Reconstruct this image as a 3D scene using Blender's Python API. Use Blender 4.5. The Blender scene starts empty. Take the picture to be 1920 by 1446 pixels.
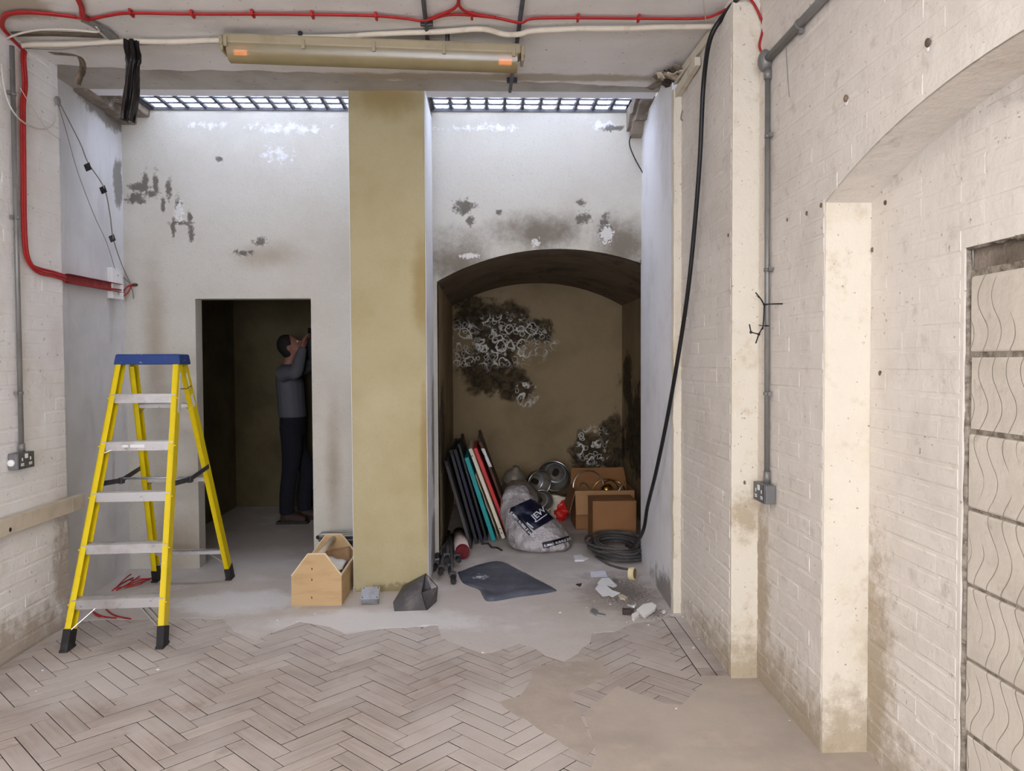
import bpy, bmesh, math, random
from mathutils import Vector, Matrix, noise
from mathutils.bvhtree import BVHTree
random.seed(7)
S = bpy.context.scene
COL = S.collection
PI = math.pi

# ------------------------------------------------------------------ camera
cam_data = bpy.data.cameras.new('camera'); cam = bpy.data.objects.new('camera', cam_data); COL.objects.link(cam)
cam_data.sensor_fit = 'HORIZONTAL'; cam_data.sensor_width = 36.0
cam_data.lens = 36.0 * 1444.0 / 1920.0
cam_data.clip_start = 0.05; cam_data.clip_end = 200
# slightly turned right, tipped down under two degrees, tiny roll
# columns are camera X, Y, Z axes in world space
cam.matrix_world = Matrix(((0.9995027, 0.0059246, -0.0309715, 0.0),
                           (-0.0311345, 0.0297508, -0.9990723, 0.0),
                           (-0.0049977, 0.9995398, 0.0299204, 1.55),
                           (0, 0, 0, 1)))
S.camera = cam

# ------------------------------------------------------------------ world, lights, exposure
W = bpy.data.worlds.new('overcast_sky'); S.world = W; W.use_nodes = True
_bg = W.node_tree.nodes['Background']
_bg.inputs[0].default_value = (0.80, 0.84, 1.0, 1); _bg.inputs[1].default_value = 23.5
def area(name, loc, rot, sx, sy, power, col, portal=False):
    d = bpy.data.lights.new(name, 'AREA'); d.shape = 'RECTANGLE'; d.size = sx; d.size_y = sy
    d.energy = power; d.color = col
    o = bpy.data.objects.new(name, d); COL.objects.link(o); o.location = loc; o.rotation_euler = rot
    if portal: d.cycles.is_portal = True
    return o
# openings through which the sky comes in (portals only guide sampling, they add no light)
area('sky_portal_left_bay', (-1.70, 5.60, 3.60), (0, 0, 0), 1.62, 0.62, 1, (1, 1, 1), True)
area('sky_portal_right_bay', (0.34, 5.60, 3.60), (0, 0, 0), 1.52, 0.62, 1, (1, 1, 1), True)
area('sky_portal_rear_window', (-0.6, -3.16, 1.75), (PI / 2, 0, 0), 2.5, 1.7, 1, (1, 1, 1), True)
WARM = (1.0, 0.92, 0.83)
area('ceiling_lamp_light', (-0.6, 1.5, 3.10), (0, 0, 0), 1.5, 0.12, 24, WARM)
area('ceiling_lamp_light.001', (-0.6, -0.9, 3.10), (0, 0, 0), 1.5, 0.12, 84, WARM)
vs = S.view_settings
S.display_settings.display_device = 'sRGB'
vs.view_transform = 'Standard'; vs.look = 'None'; vs.gamma = 1.0; vs.use_curve_mapping = False
vs.exposure = -0.2
S.cycles.use_denoising = True
S.cycles.max_bounces = 6; S.cycles.diffuse_bounces = 4; S.cycles.glossy_bounces = 2; S.cycles.transmission_bounces = 3; S.cycles.transparent_max_bounces = 8
S.cycles.use_adaptive_sampling = True; S.cycles.adaptive_threshold = 0.15; S.cycles.adaptive_min_samples = 16
S.cycles.sample_clamp_indirect = 6.0

# ------------------------------------------------------------------ node helpers
def srgb(r, g, b):
    f = lambda c: (c / 255 / 12.92) if c / 255 <= 0.04045 else ((c / 255 + 0.055) / 1.055) ** 2.4
    return (f(r), f(g), f(b), 1)
class NT:
    def __init__(s, name):
        s.m = bpy.data.materials.new(name); s.m.use_nodes = True
        s.t = s.m.node_tree; s.n = s.t.nodes; s.b = s.n['Principled BSDF']; s.out = s.n['Material Output']
        s.pos = s.n.new('ShaderNodeNewGeometry').outputs['Position']
    def link(s, a, b): s.t.links.new(a, b)
    def set(s, sock, v):
        if hasattr(v, 'is_linked') or isinstance(v, bpy.types.NodeSocket): s.link(v, sock)
        else: sock.default_value = v
    def math(s, op, a, b=0.0, clamp=False):
        x = s.n.new('ShaderNodeMath'); x.operation = op; x.use_clamp = clamp
        s.set(x.inputs[0], a); s.set(x.inputs[1], b); return x.outputs[0]
    def vmath(s, op, a, b=(0, 0, 0)):
        x = s.n.new('ShaderNodeVectorMath'); x.operation = op
        s.set(x.inputs[0], a); s.set(x.inputs[1], b)
        return x.outputs['Value'] if op in ('LENGTH', 'DISTANCE', 'DOT_PRODUCT') else x.outputs[0]
    def noise(s, scale, detail=4, rough=0.55, vec=None, stretch=None, distortion=0.0):
        x = s.n.new('ShaderNodeTexNoise'); x.inputs['Scale'].default_value = scale
        x.inputs['Detail'].default_value = detail; x.inputs['Roughness'].default_value = rough
        x.inputs['Distortion'].default_value = distortion
        v = vec or s.pos
        if stretch: v = s.vmath('MULTIPLY', v, stretch)
        s.link(v, x.inputs['Vector']); return x.outputs['Fac']
    def ramp(s, f, lo, hi):
        x = s.n.new('ShaderNodeMapRange'); x.interpolation_type = 'SMOOTHSTEP'
        s.set(x.inputs['Value'], f); x.inputs['From Min'].default_value = lo; x.inputs['From Max'].default_value = hi
        return x.outputs[0]
    def mix(s, f, a, b):
        x = s.n.new('ShaderNodeMix'); x.data_type = 'RGBA'
        s.set(x.inputs['Factor'], f); s.set(x.inputs[6], a); s.set(x.inputs[7], b); return x.outputs[2]
    def blobs(s, lst):
        # 1 in an ellipsoid's centre, 0 at its rim, negative outside; the largest of all
        r = None
        for c, rad in lst:
            d = s.vmath('SUBTRACT', s.pos, c); d = s.vmath('DIVIDE', d, rad); l = s.vmath('LENGTH', d)
            v = s.math('SUBTRACT', 1.0, l); r = v if r is None else s.math('MAXIMUM', r, v)
        return r
    def bump(s, h, strength, dist=0.01, prev=None):
        x = s.n.new('ShaderNodeBump'); x.inputs['Strength'].default_value = strength; x.inputs['Distance'].default_value = dist
        s.link(h, x.inputs['Height'])
        if prev is not None: s.link(prev, x.inputs['Normal'])
        return x.outputs[0]
    def done(s, col=None, rough=0.85, metal=0.0, normal=None, spec=None):
        if col is not None: s.set(s.b.inputs['Base Color'], col)
        s.set(s.b.inputs['Roughness'], rough); s.b.inputs['Metallic'].default_value = metal
        if normal is not None: s.link(normal, s.b.inputs['Normal'])
        if spec is not None: s.b.inputs['Specular IOR Level'].default_value = spec
        return s.m
def surf(name, base, layers=(), rough=0.85, metal=0.0, bumps=(), rnd=0.0, spec=0.3, rough_noise=0.0):
    """layers: (scale, detail, lo, hi, colour, amount, stretch, blobs, blob_noise)"""
    t = NT(name); col = base
    for L in layers:
        sc, det, lo, hi, c2, amt = L[:6]; st = L[6] if len(L) > 6 else None
        n = t.noise(sc, det, 0.72 if len(L) > 7 else 0.6, stretch=st)
        if len(L) > 7:
            b = t.blobs(L[7]); n = t.math('ADD', b, t.math('MULTIPLY', t.math('SUBTRACT', n, 0.5), L[8]))
        f = t.math('MULTIPLY', t.ramp(n, lo, hi), amt)
        col = t.mix(f, col, c2)
    if rnd:
        oi = t.n.new('ShaderNodeObjectInfo'); h = t.n.new('ShaderNodeHueSaturation')
        t.link(t.math('ADD', t.math('MULTIPLY', oi.outputs['Random'], 2 * rnd), 1 - rnd), h.inputs['Value'])
        t.set(h.inputs['Color'], col); col = h.outputs[0]
    nm = None
    for sc, strg, dist in bumps: nm = t.bump(t.noise(sc, 5, 0.6), strg, dist, nm)
    r = rough
    if rough_noise: r = t.math('ADD', t.math('MULTIPLY', t.noise(14, 4), rough_noise), rough - rough_noise / 2)
    return t.done(col, r, metal, nm, spec)

M = {}
# ------------------------------------------------------------------ materials: surfaces
M['white_brick'] = surf('white_brick_paint', srgb(236, 234, 231), [
    (2.5, 5, 0.45, 0.75, srgb(216, 209, 199), 0.6), (0.9, 3, 0.5, 0.7, srgb(222, 216, 207), 0.6),
    (38, 4, 0.665, 0.70, srgb(130, 120, 106), 0.6),
    (14, 9, 0.0, 0.7, srgb(150, 130, 102), 0.7, None, [((-2.5, 4.0, 0.0), (0.6, 1.2, 0.28)), ((-2.5, 4.62, 0.35), (0.3, 0.16, 0.5))], 1.8)],
    0.75, bumps=[(30, 0.35, 0.01), (9, 0.45, 0.02)])
M['cream_brick'] = surf('cream_brick_paint', srgb(224, 217, 206), [
    (2.0, 5, 0.42, 0.75, srgb(202, 193, 181), 0.7), (5.0, 5, 0.55, 0.72, srgb(208, 200, 190), 0.5),
    (42, 4, 0.665, 0.70, srgb(124, 112, 94), 0.65), (12, 6, 0.56, 0.75, srgb(190, 181, 169), 0.6),
    (14, 9, 0.05, 0.8, srgb(150, 132, 100), 0.7, None, [((1.3, 3.3, 0.0), (0.6, 1.8, 0.34)), ((1.3, 3.62, 0.45), (0.15, 0.14, 0.7)), ((1.49, 2.9, 0.3), (0.2, 0.2, 0.8))], 2.0)],
    0.78, bumps=[(28, 0.4, 0.01), (9, 0.45, 0.02)])
M['cream_pier'] = surf('warm_lit_cream_paint', srgb(224, 216, 198), [  # yellower copy of the brick paint: warm room light put into the colour
    (3.0, 5, 0.45, 0.75, srgb(208, 196, 170), 0.7), (46, 4, 0.665, 0.70, srgb(112, 96, 70), 0.7), (11, 6, 0.55, 0.75, srgb(196, 181, 150), 0.6),
    (16, 9, 0.0, 0.8, srgb(148, 126, 88), 0.6, None, [((1.25, 3.7, 0.0), (0.4, 0.1, 0.3)), ((1.4, 2.97, 0.0), (0.4, 0.1, 0.34)), ((1.25, 3.7, 0.8), (0.12, 0.1, 0.16))], 2.2)],
    0.8, bumps=[(26, 0.5, 0.012), (9, 0.45, 0.02)])
M['back_plaster'] = surf('back_wall_plaster', srgb(200, 196, 184), [
    (1.3, 5, 0.42, 0.7, srgb(186, 178, 164), 0.7), (60, 3, 0.5, 0.8, srgb(170, 164, 152), 0.35),
    # white salt bloom under the pavement lights
    (20, 9, 0.5, 0.95, srgb(236, 236, 242), 0.75, None, [((-1.486,5.870,3.314), (0.5, 0.2, 0.09)), ((-1.568,5.870,3.115), (0.2, 0.2, 0.12)), ((-2.039,5.870,3.331), (0.4, 0.2, 0.05)), ((-0.050,5.870,3.320), (0.5, 0.2, 0.05)), ((0.879,5.870,3.344), (0.2, 0.2, 0.07))], 3.4),
    # brown patches
    (5, 8, 0.0, 1.0, srgb(150, 134, 110), 0.6, None, [((-2.500,5.870,1.723), (0.14, 0.2, 0.9)), ((-1.658,5.870,2.360), (0.4, 0.2, 0.14)), ((-2.370,5.870,0.189), (0.3, 0.2, 0.35)), ((-1.179,5.870,0.746), (0.09, 0.2, 0.7))], 0.9),
    # grey-brown mould above the arch
    (6, 9, 0.0, 0.95, srgb(116, 106, 92), 0.95, None, [((-0.218,5.870,2.318), (0.4, 0.2, 0.34)), ((0.390,5.870,2.520), (0.5, 0.2, 0.24)), ((1.041,5.870,2.439), (0.34, 0.2, 0.34))], 1.3),
    # exposed grey render where the paint has come off
    (26, 9, 0.1, 0.6, srgb(96, 89, 80), 0.9, None, [((-2.589,5.870,2.867), (0.12, 0.2, 0.05)), ((-2.614,5.870,2.788), (0.10, 0.2, 0.06)), ((-2.549,5.870,2.915), (0.035, 0.2, 0.12)), ((-2.471,5.870,2.895), (0.03, 0.2, 0.13)), ((-2.499,5.870,2.828), (0.08, 0.2, 0.035)), ((-2.377,5.870,2.856), (0.03, 0.2, 0.12)), ((-2.419,5.870,2.737), (0.025, 0.2, 0.08)), ((-2.309,5.870,2.710), (0.035, 0.2, 0.13)), ((-2.347,5.870,2.567), (0.025, 0.2, 0.10)), ((-2.279,5.870,2.606), (0.11, 0.2, 0.025)), ((-2.227,5.870,2.646), (0.03, 0.2, 0.07)), ((-2.217,5.870,2.535), (0.03, 0.2, 0.09)), ((-1.704,5.870,2.467), (0.07, 0.2, 0.05)), ((-2.003,5.870,3.082), (0.04, 0.2, 0.03)),
        ((-0.174,5.870,2.728), (0.11, 0.2, 0.08)), ((-0.127,5.870,2.620), (0.04, 0.2, 0.07)), ((0.899,5.870,2.560), (0.08, 0.2, 0.15)), ((0.736,5.870,2.641), (0.08, 0.2, 0.07)), ((0.961,5.870,3.324), (0.12, 0.2, 0.03)), ((1.144,5.870,2.277), (0.16, 0.2, 0.08)), ((0.088,5.870,2.688), (0.03, 0.2, 0.03)), ((0.716,5.870,2.761), (0.05, 0.2, 0.04)), ((-1.836,5.870,2.380), (0.1, 0.2, 0.035))], 2.6),
    (45, 8, 0.35, 0.5, srgb(225, 222, 216), 0.8, None, [((-2.302,5.870,2.678), (0.05, 0.2, 0.12)), ((0.907,5.870,2.520), (0.08, 0.2, 0.1)), ((-0.137,5.870,2.359), (0.12, 0.2, 0.03)), ((0.370,5.870,2.459), (0.05, 0.2, 0.05))], 3.0),
    (45, 2, 0.74, 0.78, srgb(90, 85, 78), 0.6)],
    0.88, bumps=[(90, 0.35, 0.005), (14, 0.12, 0.01), (5, 0.25, 0.02)])
M['grey_plaster'] = surf('bay_side_plaster', srgb(220, 219, 219), [
    (1.6, 5, 0.4, 0.7, srgb(196, 194, 191), 0.7), (7, 5, 0.52, 0.75, srgb(190, 188, 186), 0.6, (1, 1, 0.25)),
    (9, 6, 0.1, 0.4, srgb(112, 104, 92), 0.8, None, [((-2.69, 5.6, 3.35), (0.2, 0.5, 0.14)), ((-2.69, 5.8, 2.9), (0.1, 0.1, 0.25))], 1.2),
    (50, 2, 0.74, 0.78, srgb(100, 95, 88), 0.5)], 0.88, bumps=[(70, 0.2, 0.006), (6, 0.2, 0.02)])
M['column_paint'] = surf('olive_cream_column_paint', srgb(182, 171, 134), [
    (2.2, 5, 0.4, 0.7, srgb(170, 156, 114), 0.65), (0.8, 3, 0.5, 0.7, srgb(194, 184, 152), 0.6),
    (70, 3, 0.5, 0.8, srgb(170, 154, 108), 0.35),
    (4, 5, 0.1, 0.8, srgb(150, 128, 78), 0.7, None, [((-0.43, 5.2, 2.05), (0.12, 0.2, 0.5)), ((-0.67, 5.2, 3.35), (0.4, 0.2, 0.25)), ((-0.43, 5.2, 0.9), (0.05, 0.2, 0.8))], 0.8),
    (14, 6, 0.1, 0.4, srgb(116, 102, 74), 0.6, None, [((-0.67, 5.2, -0.03), (0.5, 0.3, 0.10))], 2.2),
    (60, 2, 0.75, 0.79, srgb(90, 76, 46), 0.6)], 0.85, bumps=[(80, 0.55, 0.006), (6, 0.2, 0.02)])
M['pier_reveal'] = surf('white_reveal_paint', srgb(240, 239, 240), [
    (3, 5, 0.45, 0.72, srgb(220, 218, 216), 0.6), (9, 5, 0.1, 0.5, srgb(112, 106, 98), 0.8, None,
     [((-0.42, 5.8, 1.0), (0.1, 0.25, 0.6)), ((-0.42, 5.8, 0.2), (0.1, 0.4, 0.35)), ((1.15, 4.8, 0.0), (0.2, 0.8, 0.25))], 1.2)], 0.85, bumps=[(60, 0.2, 0.006)])
M['ceiling'] = surf('ceiling_paint', srgb(230, 226, 221), [
    (1.4, 5, 0.42, 0.72, srgb(210, 204, 196), 0.7), (34, 4, 0.66, 0.70, srgb(130, 116, 96), 0.6),
    (6, 6, 0.15, 0.6, srgb(150, 132, 100), 0.7, None, [((-2.3, 3.9, 3.3), (0.3, 0.2, 0.2)), ((0.0, 4.78, 3.3), (2.6, 0.1, 0.1)), ((1.1, 4.75, 3.3), (0.16, 0.2, 0.2))], 1.0)],
    0.85, bumps=[(8, 0.25, 0.015), (45, 0.15, 0.006)])
M['beam'] = surf('grey_beam_plaster', srgb(182, 176, 166), [(3, 5, 0.4, 0.7, srgb(156, 148, 136), 0.7), (20, 4, 0.6, 0.72, srgb(120, 106, 84), 0.5)], 0.9, bumps=[(20, 0.4, 0.01)])
M['flange'] = surf('white_flange_paint', srgb(232, 232, 234), [(6, 5, 0.5, 0.75, srgb(205, 205, 206), 0.6)], 0.7, bumps=[(30, 0.1, 0.004)])
M['raw_concrete'] = surf('stained_raw_concrete', srgb(140, 128, 114), [(4, 6, 0.4, 0.65, srgb(92, 82, 70), 0.8), (14, 6, 0.55, 0.7, srgb(178, 172, 164), 0.7)], 0.95, bumps=[(18, 0.7, 0.02)])
def mould_material():
    t = NT('mouldy_recess_plaster')
    base = t.mix(t.ramp(t.noise(1.6, 5), 0.4, 0.72), srgb(160, 140, 106), srgb(136, 118, 86))
    base = t.mix(t.math('MULTIPLY', t.ramp(t.noise(60, 3), 0.5, 0.8), 0.35), base, srgb(120, 104, 72))
    spots = [((0.118,8.390,1.955), (0.52, 0.4, 0.36)), ((-0.199,8.390,2.072), (0.22, 0.4, 0.3)), ((-0.000,8.390,1.492), (0.42, 0.4, 0.38)), ((0.260,8.390,1.316), (0.26, 0.4, 0.24)), ((0.554,8.390,1.896), (0.22, 0.4, 0.18)),
             ((1.105,8.390,0.551), (0.26, 0.3, 0.32)), ((1.369,8.390,0.607), (0.2, 0.3, 0.5)), ((1.45, 7.6, 0.85), (0.2, 0.8, 0.6)), ((1.45, 8.1, 1.35), (0.1, 0.35, 0.4)), ((-0.38, 6.4, 1.0), (0.1, 0.5, 0.5))]
    b = t.blobs(spots); n = t.noise(5.5, 8, 0.65, distortion=0.6)
    v = t.math('ADD', b, t.math('MULTIPLY', t.math('SUBTRACT', n, 0.5), 1.35))
    black = t.ramp(v, 0.10, 0.42)
    n2 = t.noise(10, 7, 0.62, distortion=1.2)
    col = t.mix(t.math('MULTIPLY', black, 0.93), base, t.mix(t.ramp(n2, 0.35, 0.65), srgb(34, 27, 18), srgb(84, 72, 50)))
    # salt rings: rims of distorted cells inside the patch
    def rings(sc, r0, wd):
        vo = t.n.new('ShaderNodeTexVoronoi'); vo.inputs['Scale'].default_value = sc
        nz = t.n.new('ShaderNodeTexNoise'); nz.inputs['Scale'].default_value = sc * 0.9; nz.inputs['Detail'].default_value = 5; t.link(t.pos, nz.inputs['Vector'])
        t.link(t.vmath('ADD', t.pos, t.vmath('MULTIPLY', t.vmath('SUBTRACT', nz.outputs['Color'], (0.5, 0.5, 0.5)), (1.1 / sc, 1.1 / sc, 1.1 / sc))), vo.inputs['Vector'])
        return t.ramp(t.math('ABSOLUTE', t.math('SUBTRACT', vo.outputs['Distance'], r0)), wd, 0.0)
    ring = t.math('MAXIMUM', rings(7.5, 0.42, 0.085), t.math('MULTIPLY', rings(17, 0.40, 0.10), 0.8))
    ring = t.math('MULTIPLY', ring, t.math('ADD', t.math('MULTIPLY', t.ramp(t.noise(5, 4, 0.6), 0.36, 0.54), 0.88), 0.12))
    where = t.ramp(t.math('ADD', t.blobs([((0.117,8.390,1.781), (0.66, 0.4, 0.34)), ((0.405,8.390,1.199), (0.16, 0.4, 0.16)), ((1.146,8.390,0.621), (0.22, 0.3, 0.26)), ((-0.260,8.390,1.667), (0.2, 0.4, 0.2))]), t.math('MULTIPLY', t.math('SUBTRACT', n, 0.5), 0.9)), 0.05, 0.35)
    col = t.mix(t.math('MULTIPLY', ring, where), col, srgb(240, 236, 224))
    nm = t.bump(t.noise(70, 4), 0.2, 0.006); nm = t.bump(ring, 0.3, 0.01, nm)
    return t.done(col, 0.9, 0, nm, 0.25)
M['mould'] = mould_material()
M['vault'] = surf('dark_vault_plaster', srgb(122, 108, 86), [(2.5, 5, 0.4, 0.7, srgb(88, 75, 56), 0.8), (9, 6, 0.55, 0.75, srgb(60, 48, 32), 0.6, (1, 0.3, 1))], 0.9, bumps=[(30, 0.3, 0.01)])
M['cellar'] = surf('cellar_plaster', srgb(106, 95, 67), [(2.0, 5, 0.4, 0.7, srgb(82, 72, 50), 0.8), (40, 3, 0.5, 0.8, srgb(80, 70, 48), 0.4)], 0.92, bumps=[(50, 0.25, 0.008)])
M['screed'] = surf('dusty_concrete_screed', srgb(198, 191, 185), [
    (1.2, 5, 0.4, 0.7, srgb(186, 175, 162), 0.75), (3.5, 6, 0.5, 0.72, srgb(216, 212, 208), 0.6), (25, 5, 0.55, 0.8, srgb(166, 157, 148), 0.45),
    (5, 6, 0.1, 0.55, srgb(226, 225, 224), 0.7, None, [((-0.698,4.607,0.000), (0.9, 0.3, 0.3)), ((-1.619,5.010,-0.000), (0.6, 0.35, 0.3))], 1.1),
    (4, 6, 0.1, 0.6, srgb(150, 140, 131), 0.75, None, [((0.871,5.124,0.000), (0.42, 0.7, 0.3)), ((0.857,6.700,0.000), (0.35, 0.3, 0.3))], 1.2),
    (55, 4, 0.62, 0.85, srgb(84, 76, 70), 0.7, None, [((0.907,5.122,0.000), (0.5, 0.9, 0.3)), ((0.993,4.676,0.000), (0.3, 0.3, 0.3))], 1.6),
    (80, 2, 0.73, 0.78, srgb(80, 74, 68), 0.6)], 0.9, bumps=[(35, 0.25, 0.006), (4, 0.2, 0.02)])
M['patch'] = surf('tan_screed_patch', srgb(182, 171, 158), [
    (1.8, 5, 0.4, 0.7, srgb(162, 151, 141), 0.8), (6, 6, 0.5, 0.75, srgb(192, 179, 162), 0.6), (70, 2, 0.73, 0.78, srgb(86, 78, 66), 0.6)], 0.88, bumps=[(30, 0.2, 0.005), (5, 0.2, 0.015)])
M['smear'] = surf('grey_screed_smear', srgb(176, 164, 152), [
    (3, 5, 0.4, 0.7, srgb(158, 146, 134), 0.8), (11, 6, 0.55, 0.75, srgb(188, 182, 176), 0.5), (70, 2, 0.72, 0.78, srgb(80, 70, 60), 0.6)], 0.88, bumps=[(30, 0.3, 0.006), (6, 0.3, 0.015)])
M['dirt'] = surf('floor_bed_dirt', srgb(48, 41, 35), [(20, 5, 0.4, 0.7, srgb(28, 24, 20), 0.8)], 0.95)
def block_wood():
    t = NT('worn_parquet_wood')
    tc = t.n.new('ShaderNodeTexCoord'); v = tc.outputs['Object']
    oi = t.n.new('ShaderNodeObjectInfo'); off = t.vmath('ADD', v, oi.outputs['Location'])
    g = t.noise(30, 6, 0.6, vec=off, stretch=(0.12, 1.6, 1))
    col = t.mix(t.ramp(g, 0.35, 0.7), srgb(176, 165, 156), srgb(160, 149, 140))
    col = t.mix(t.math('MULTIPLY', t.ramp(t.noise(2.2, 5), 0.42, 0.66), 0.75), col, srgb(186, 178, 171))
    col = t.mix(t.math('MULTIPLY', t.ramp(t.noise(5, 6), 0.58, 0.74), 0.6), col, srgb(140, 124, 111))
    col = t.mix(t.math('MULTIPLY', t.ramp(t.noise(60, 2), 0.72, 0.77), 0.7), col, srgb(66, 56, 48))
    dust = t.math('ADD', t.blobs([((-0.6, 4.75, 0), (2.6, 1.1, 0.4)), ((-1.9, 3.9, 0), (0.7, 0.6, 0.4)), ((0.1, 3.3, 0), (0.5, 0.7, 0.4))]), t.math('MULTIPLY', t.math('SUBTRACT', t.noise(4, 7, 0.65), 0.5), 1.6))
    col = t.mix(t.math('MULTIPLY', t.ramp(dust, 0.05, 0.75), 0.75), col, srgb(194, 186, 179))
    h = t.n.new('ShaderNodeHueSaturation'); t.link(col, h.inputs['Color'])
    t.link(t.math('ADD', t.math('MULTIPLY', oi.outputs['Random'], 0.13), 0.93), h.inputs['Value'])
    nm = t.bump(g, 0.25, 0.004); nm = t.bump(t.noise(12, 5), 0.15, 0.008, nm)
    return t.done(h.outputs[0], 0.8, 0, nm, 0.25)
M['block'] = block_wood()
def keyed_block():
    t = NT('grey_keyed_block')
    sx = t.n.new('ShaderNodeSeparateXYZ'); t.link(t.pos, sx.inputs[0]); y, z = sx.outputs[1], sx.outputs[2]
    wav = t.math('MULTIPLY', t.math('SINE', t.math('MULTIPLY', z, 2 * PI / 0.225)), 0.024)
    wob = t.math('MULTIPLY', t.noise(3, 3), 0.05)
    ph = t.math('FRACT', t.math('DIVIDE', t.math('ADD', t.math('ADD', y, wav), wob), 0.062))
    ln = t.ramp(t.math('ABSOLUTE', t.math('SUBTRACT', ph, 0.5)), 0.05, 0.0)
    ln = t.math('MULTIPLY', ln, t.ramp(t.noise(4.5, 4), 0.38, 0.5))
    col = t.mix(t.ramp(t.noise(3, 5), 0.4, 0.7), srgb(206, 198, 184), srgb(188, 180, 166))
    col = t.mix(t.math('MULTIPLY', t.ramp(t.noise(14, 6), 0.6, 0.75), 0.5), col, srgb(150, 140, 124))
    col = t.mix(t.math('MULTIPLY', ln, 0.75), col, srgb(120, 112, 100))
    nm = t.bump(t.math('SUBTRACT', t.noise(40, 4), t.math('MULTIPLY', ln, 2.0)), 0.4, 0.008)
    return t.done(col, 0.92, 0, nm, 0.2)
M['keyed'] = keyed_block()
M['mortar'] = surf('crumbly_mortar', srgb(150, 141, 127), [(30, 6, 0.4, 0.65, srgb(84, 74, 62), 0.8), (60, 4, 0.6, 0.7, srgb(170, 162, 150), 0.7)], 0.95, bumps=[(40, 0.8, 0.012)])
# ------------------------------------------------------------------ materials: things
def plain(n, c, r=0.6, m=0.0, **k): M[n] = surf(n, c, k.get('layers', ()), r, m, k.get('bumps', ()), k.get('rnd', 0), k.get('spec', 0.4)); return M[n]
plain('ladder_yellow', srgb(226, 200, 8), 0.45, layers=[(9, 5, 0.5, 0.75, srgb(206, 178, 6), 0.5), (60, 3, 0.70, 0.74, srgb(70, 60, 30), 0.7), (26, 4, 0.70, 0.73, srgb(230, 225, 200), 0.7)])
plain('ladder_blue', srgb(30, 60, 124), 0.45, layers=[(34, 4, 0.66, 0.69, srgb(190, 200, 214), 0.8)])
plain('aluminium', srgb(196, 194, 192), 0.42, 0.65, layers=[(5, 5, 0.45, 0.7, srgb(150, 140, 130), 0.6), (30, 4, 0.62, 0.7, srgb(110, 100, 90), 0.6)])
plain('rubber', srgb(34, 33, 34), 0.7, layers=[(12, 4, 0.5, 0.7, srgb(70, 68, 66), 0.5)])
plain('steel_dark', srgb(84, 84, 88), 0.5, 0.6, layers=[(14, 4, 0.5, 0.7, srgb(54, 54, 56), 0.6)])
plain('galvanised', srgb(176, 180, 186), 0.38, 0.7, layers=[(22, 4, 0.45, 0.65, srgb(150, 154, 160), 0.6)])
plain('conduit_grey', srgb(128, 126, 122), 0.4, 0.25, layers=[(10, 4, 0.5, 0.7, srgb(104, 102, 98), 0.5)])
plain('socket_grey', srgb(112, 111, 110), 0.45, 0.1)
plain('socket_face', srgb(92, 93, 96), 0.35, 0.4)
plain('white_plastic', srgb(232, 232, 230), 0.4)
plain('rivet_gold', srgb(214, 184, 60), 0.35, 0.6)
plain('red_cable', srgb(172, 32, 30), 0.55, layers=[(14, 4, 0.5, 0.7, srgb(142, 24, 24), 0.6)])
plain('red_trunking', srgb(150, 52, 56), 0.6, layers=[(10, 5, 0.5, 0.7, srgb(190, 110, 108), 0.5)])
plain('cream_cable', srgb(214, 204, 184), 0.65, layers=[(12, 5, 0.5, 0.7, srgb(190, 176, 150), 0.6)])
plain('cream_string', srgb(206, 198, 184), 0.8)
plain('grey_wire', srgb(132, 128, 122), 0.7)
plain('black_cable', srgb(22, 22, 24), 0.42)
plain('dusty_cable', srgb(74, 70, 68), 0.65, layers=[(12, 5, 0.45, 0.7, srgb(112, 104, 98), 0.6)])
plain('black_tape', srgb(24, 19, 18), 0.32, bumps=[(24, 0.5, 0.01)])
plain('batten_wood', srgb(204, 192, 172), 0.8, layers=[(6, 5, 0.45, 0.7, srgb(176, 162, 140), 0.7), (50, 3, 0.7, 0.75, srgb(110, 96, 78), 0.6)], bumps=[(20, 0.3, 0.006)])
plain('strap_metal', srgb(128, 112, 96), 0.7, 0.3, layers=[(16, 5, 0.45, 0.6, srgb(76, 62, 50), 0.8)])
plain('groove_grey', srgb(120, 108, 92), 0.8, layers=[(10, 5, 0.4, 0.7, srgb(86, 76, 62), 0.7)])
plain('fixture_body', srgb(158, 146, 118), 0.55, layers=[(8, 5, 0.45, 0.7, srgb(132, 119, 92), 0.6)])
plain('pine', srgb(192, 162, 118), 0.6, layers=[(3, 5, 0.45, 0.7, srgb(174, 142, 98), 0.7, (1, 1, 6)), (22, 5, 0.66, 0.72, srgb(120, 78, 40), 0.6)])
plain('plywood_edge', srgb(226, 210, 178), 0.7)
plain('plywood_inner', srgb(150, 118, 84), 0.7, layers=[(5, 5, 0.45, 0.7, srgb(110, 80, 54), 0.7)])
plain('dowel', srgb(196, 182, 160), 0.6, layers=[(9, 5, 0.45, 0.7, srgb(170, 154, 132), 0.6)])
plain('paper', srgb(232, 232, 230), 0.8, layers=[(12, 4, 0.5, 0.7, srgb(208, 206, 204), 0.5)])
plain('print_paper', srgb(226, 227, 234), 0.8, layers=[(45, 2, 0.58, 0.64, srgb(130, 136, 160), 0.6, (0.3, 2.5, 1))])
plain('plaster_chip', srgb(232, 230, 226), 0.9, layers=[(20, 4, 0.55, 0.7, srgb(196, 190, 180), 0.6)], bumps=[(40, 0.4, 0.004)])
plain('cream_tape', srgb(222, 206, 158), 0.6)
plain('tape_core', srgb(120, 104, 82), 0.8)
plain('dark_block', srgb(58, 48, 44), 0.6)
plain('foil', srgb(160, 160, 162), 0.35, 0.6, bumps=[(40, 0.8, 0.01)])
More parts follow.
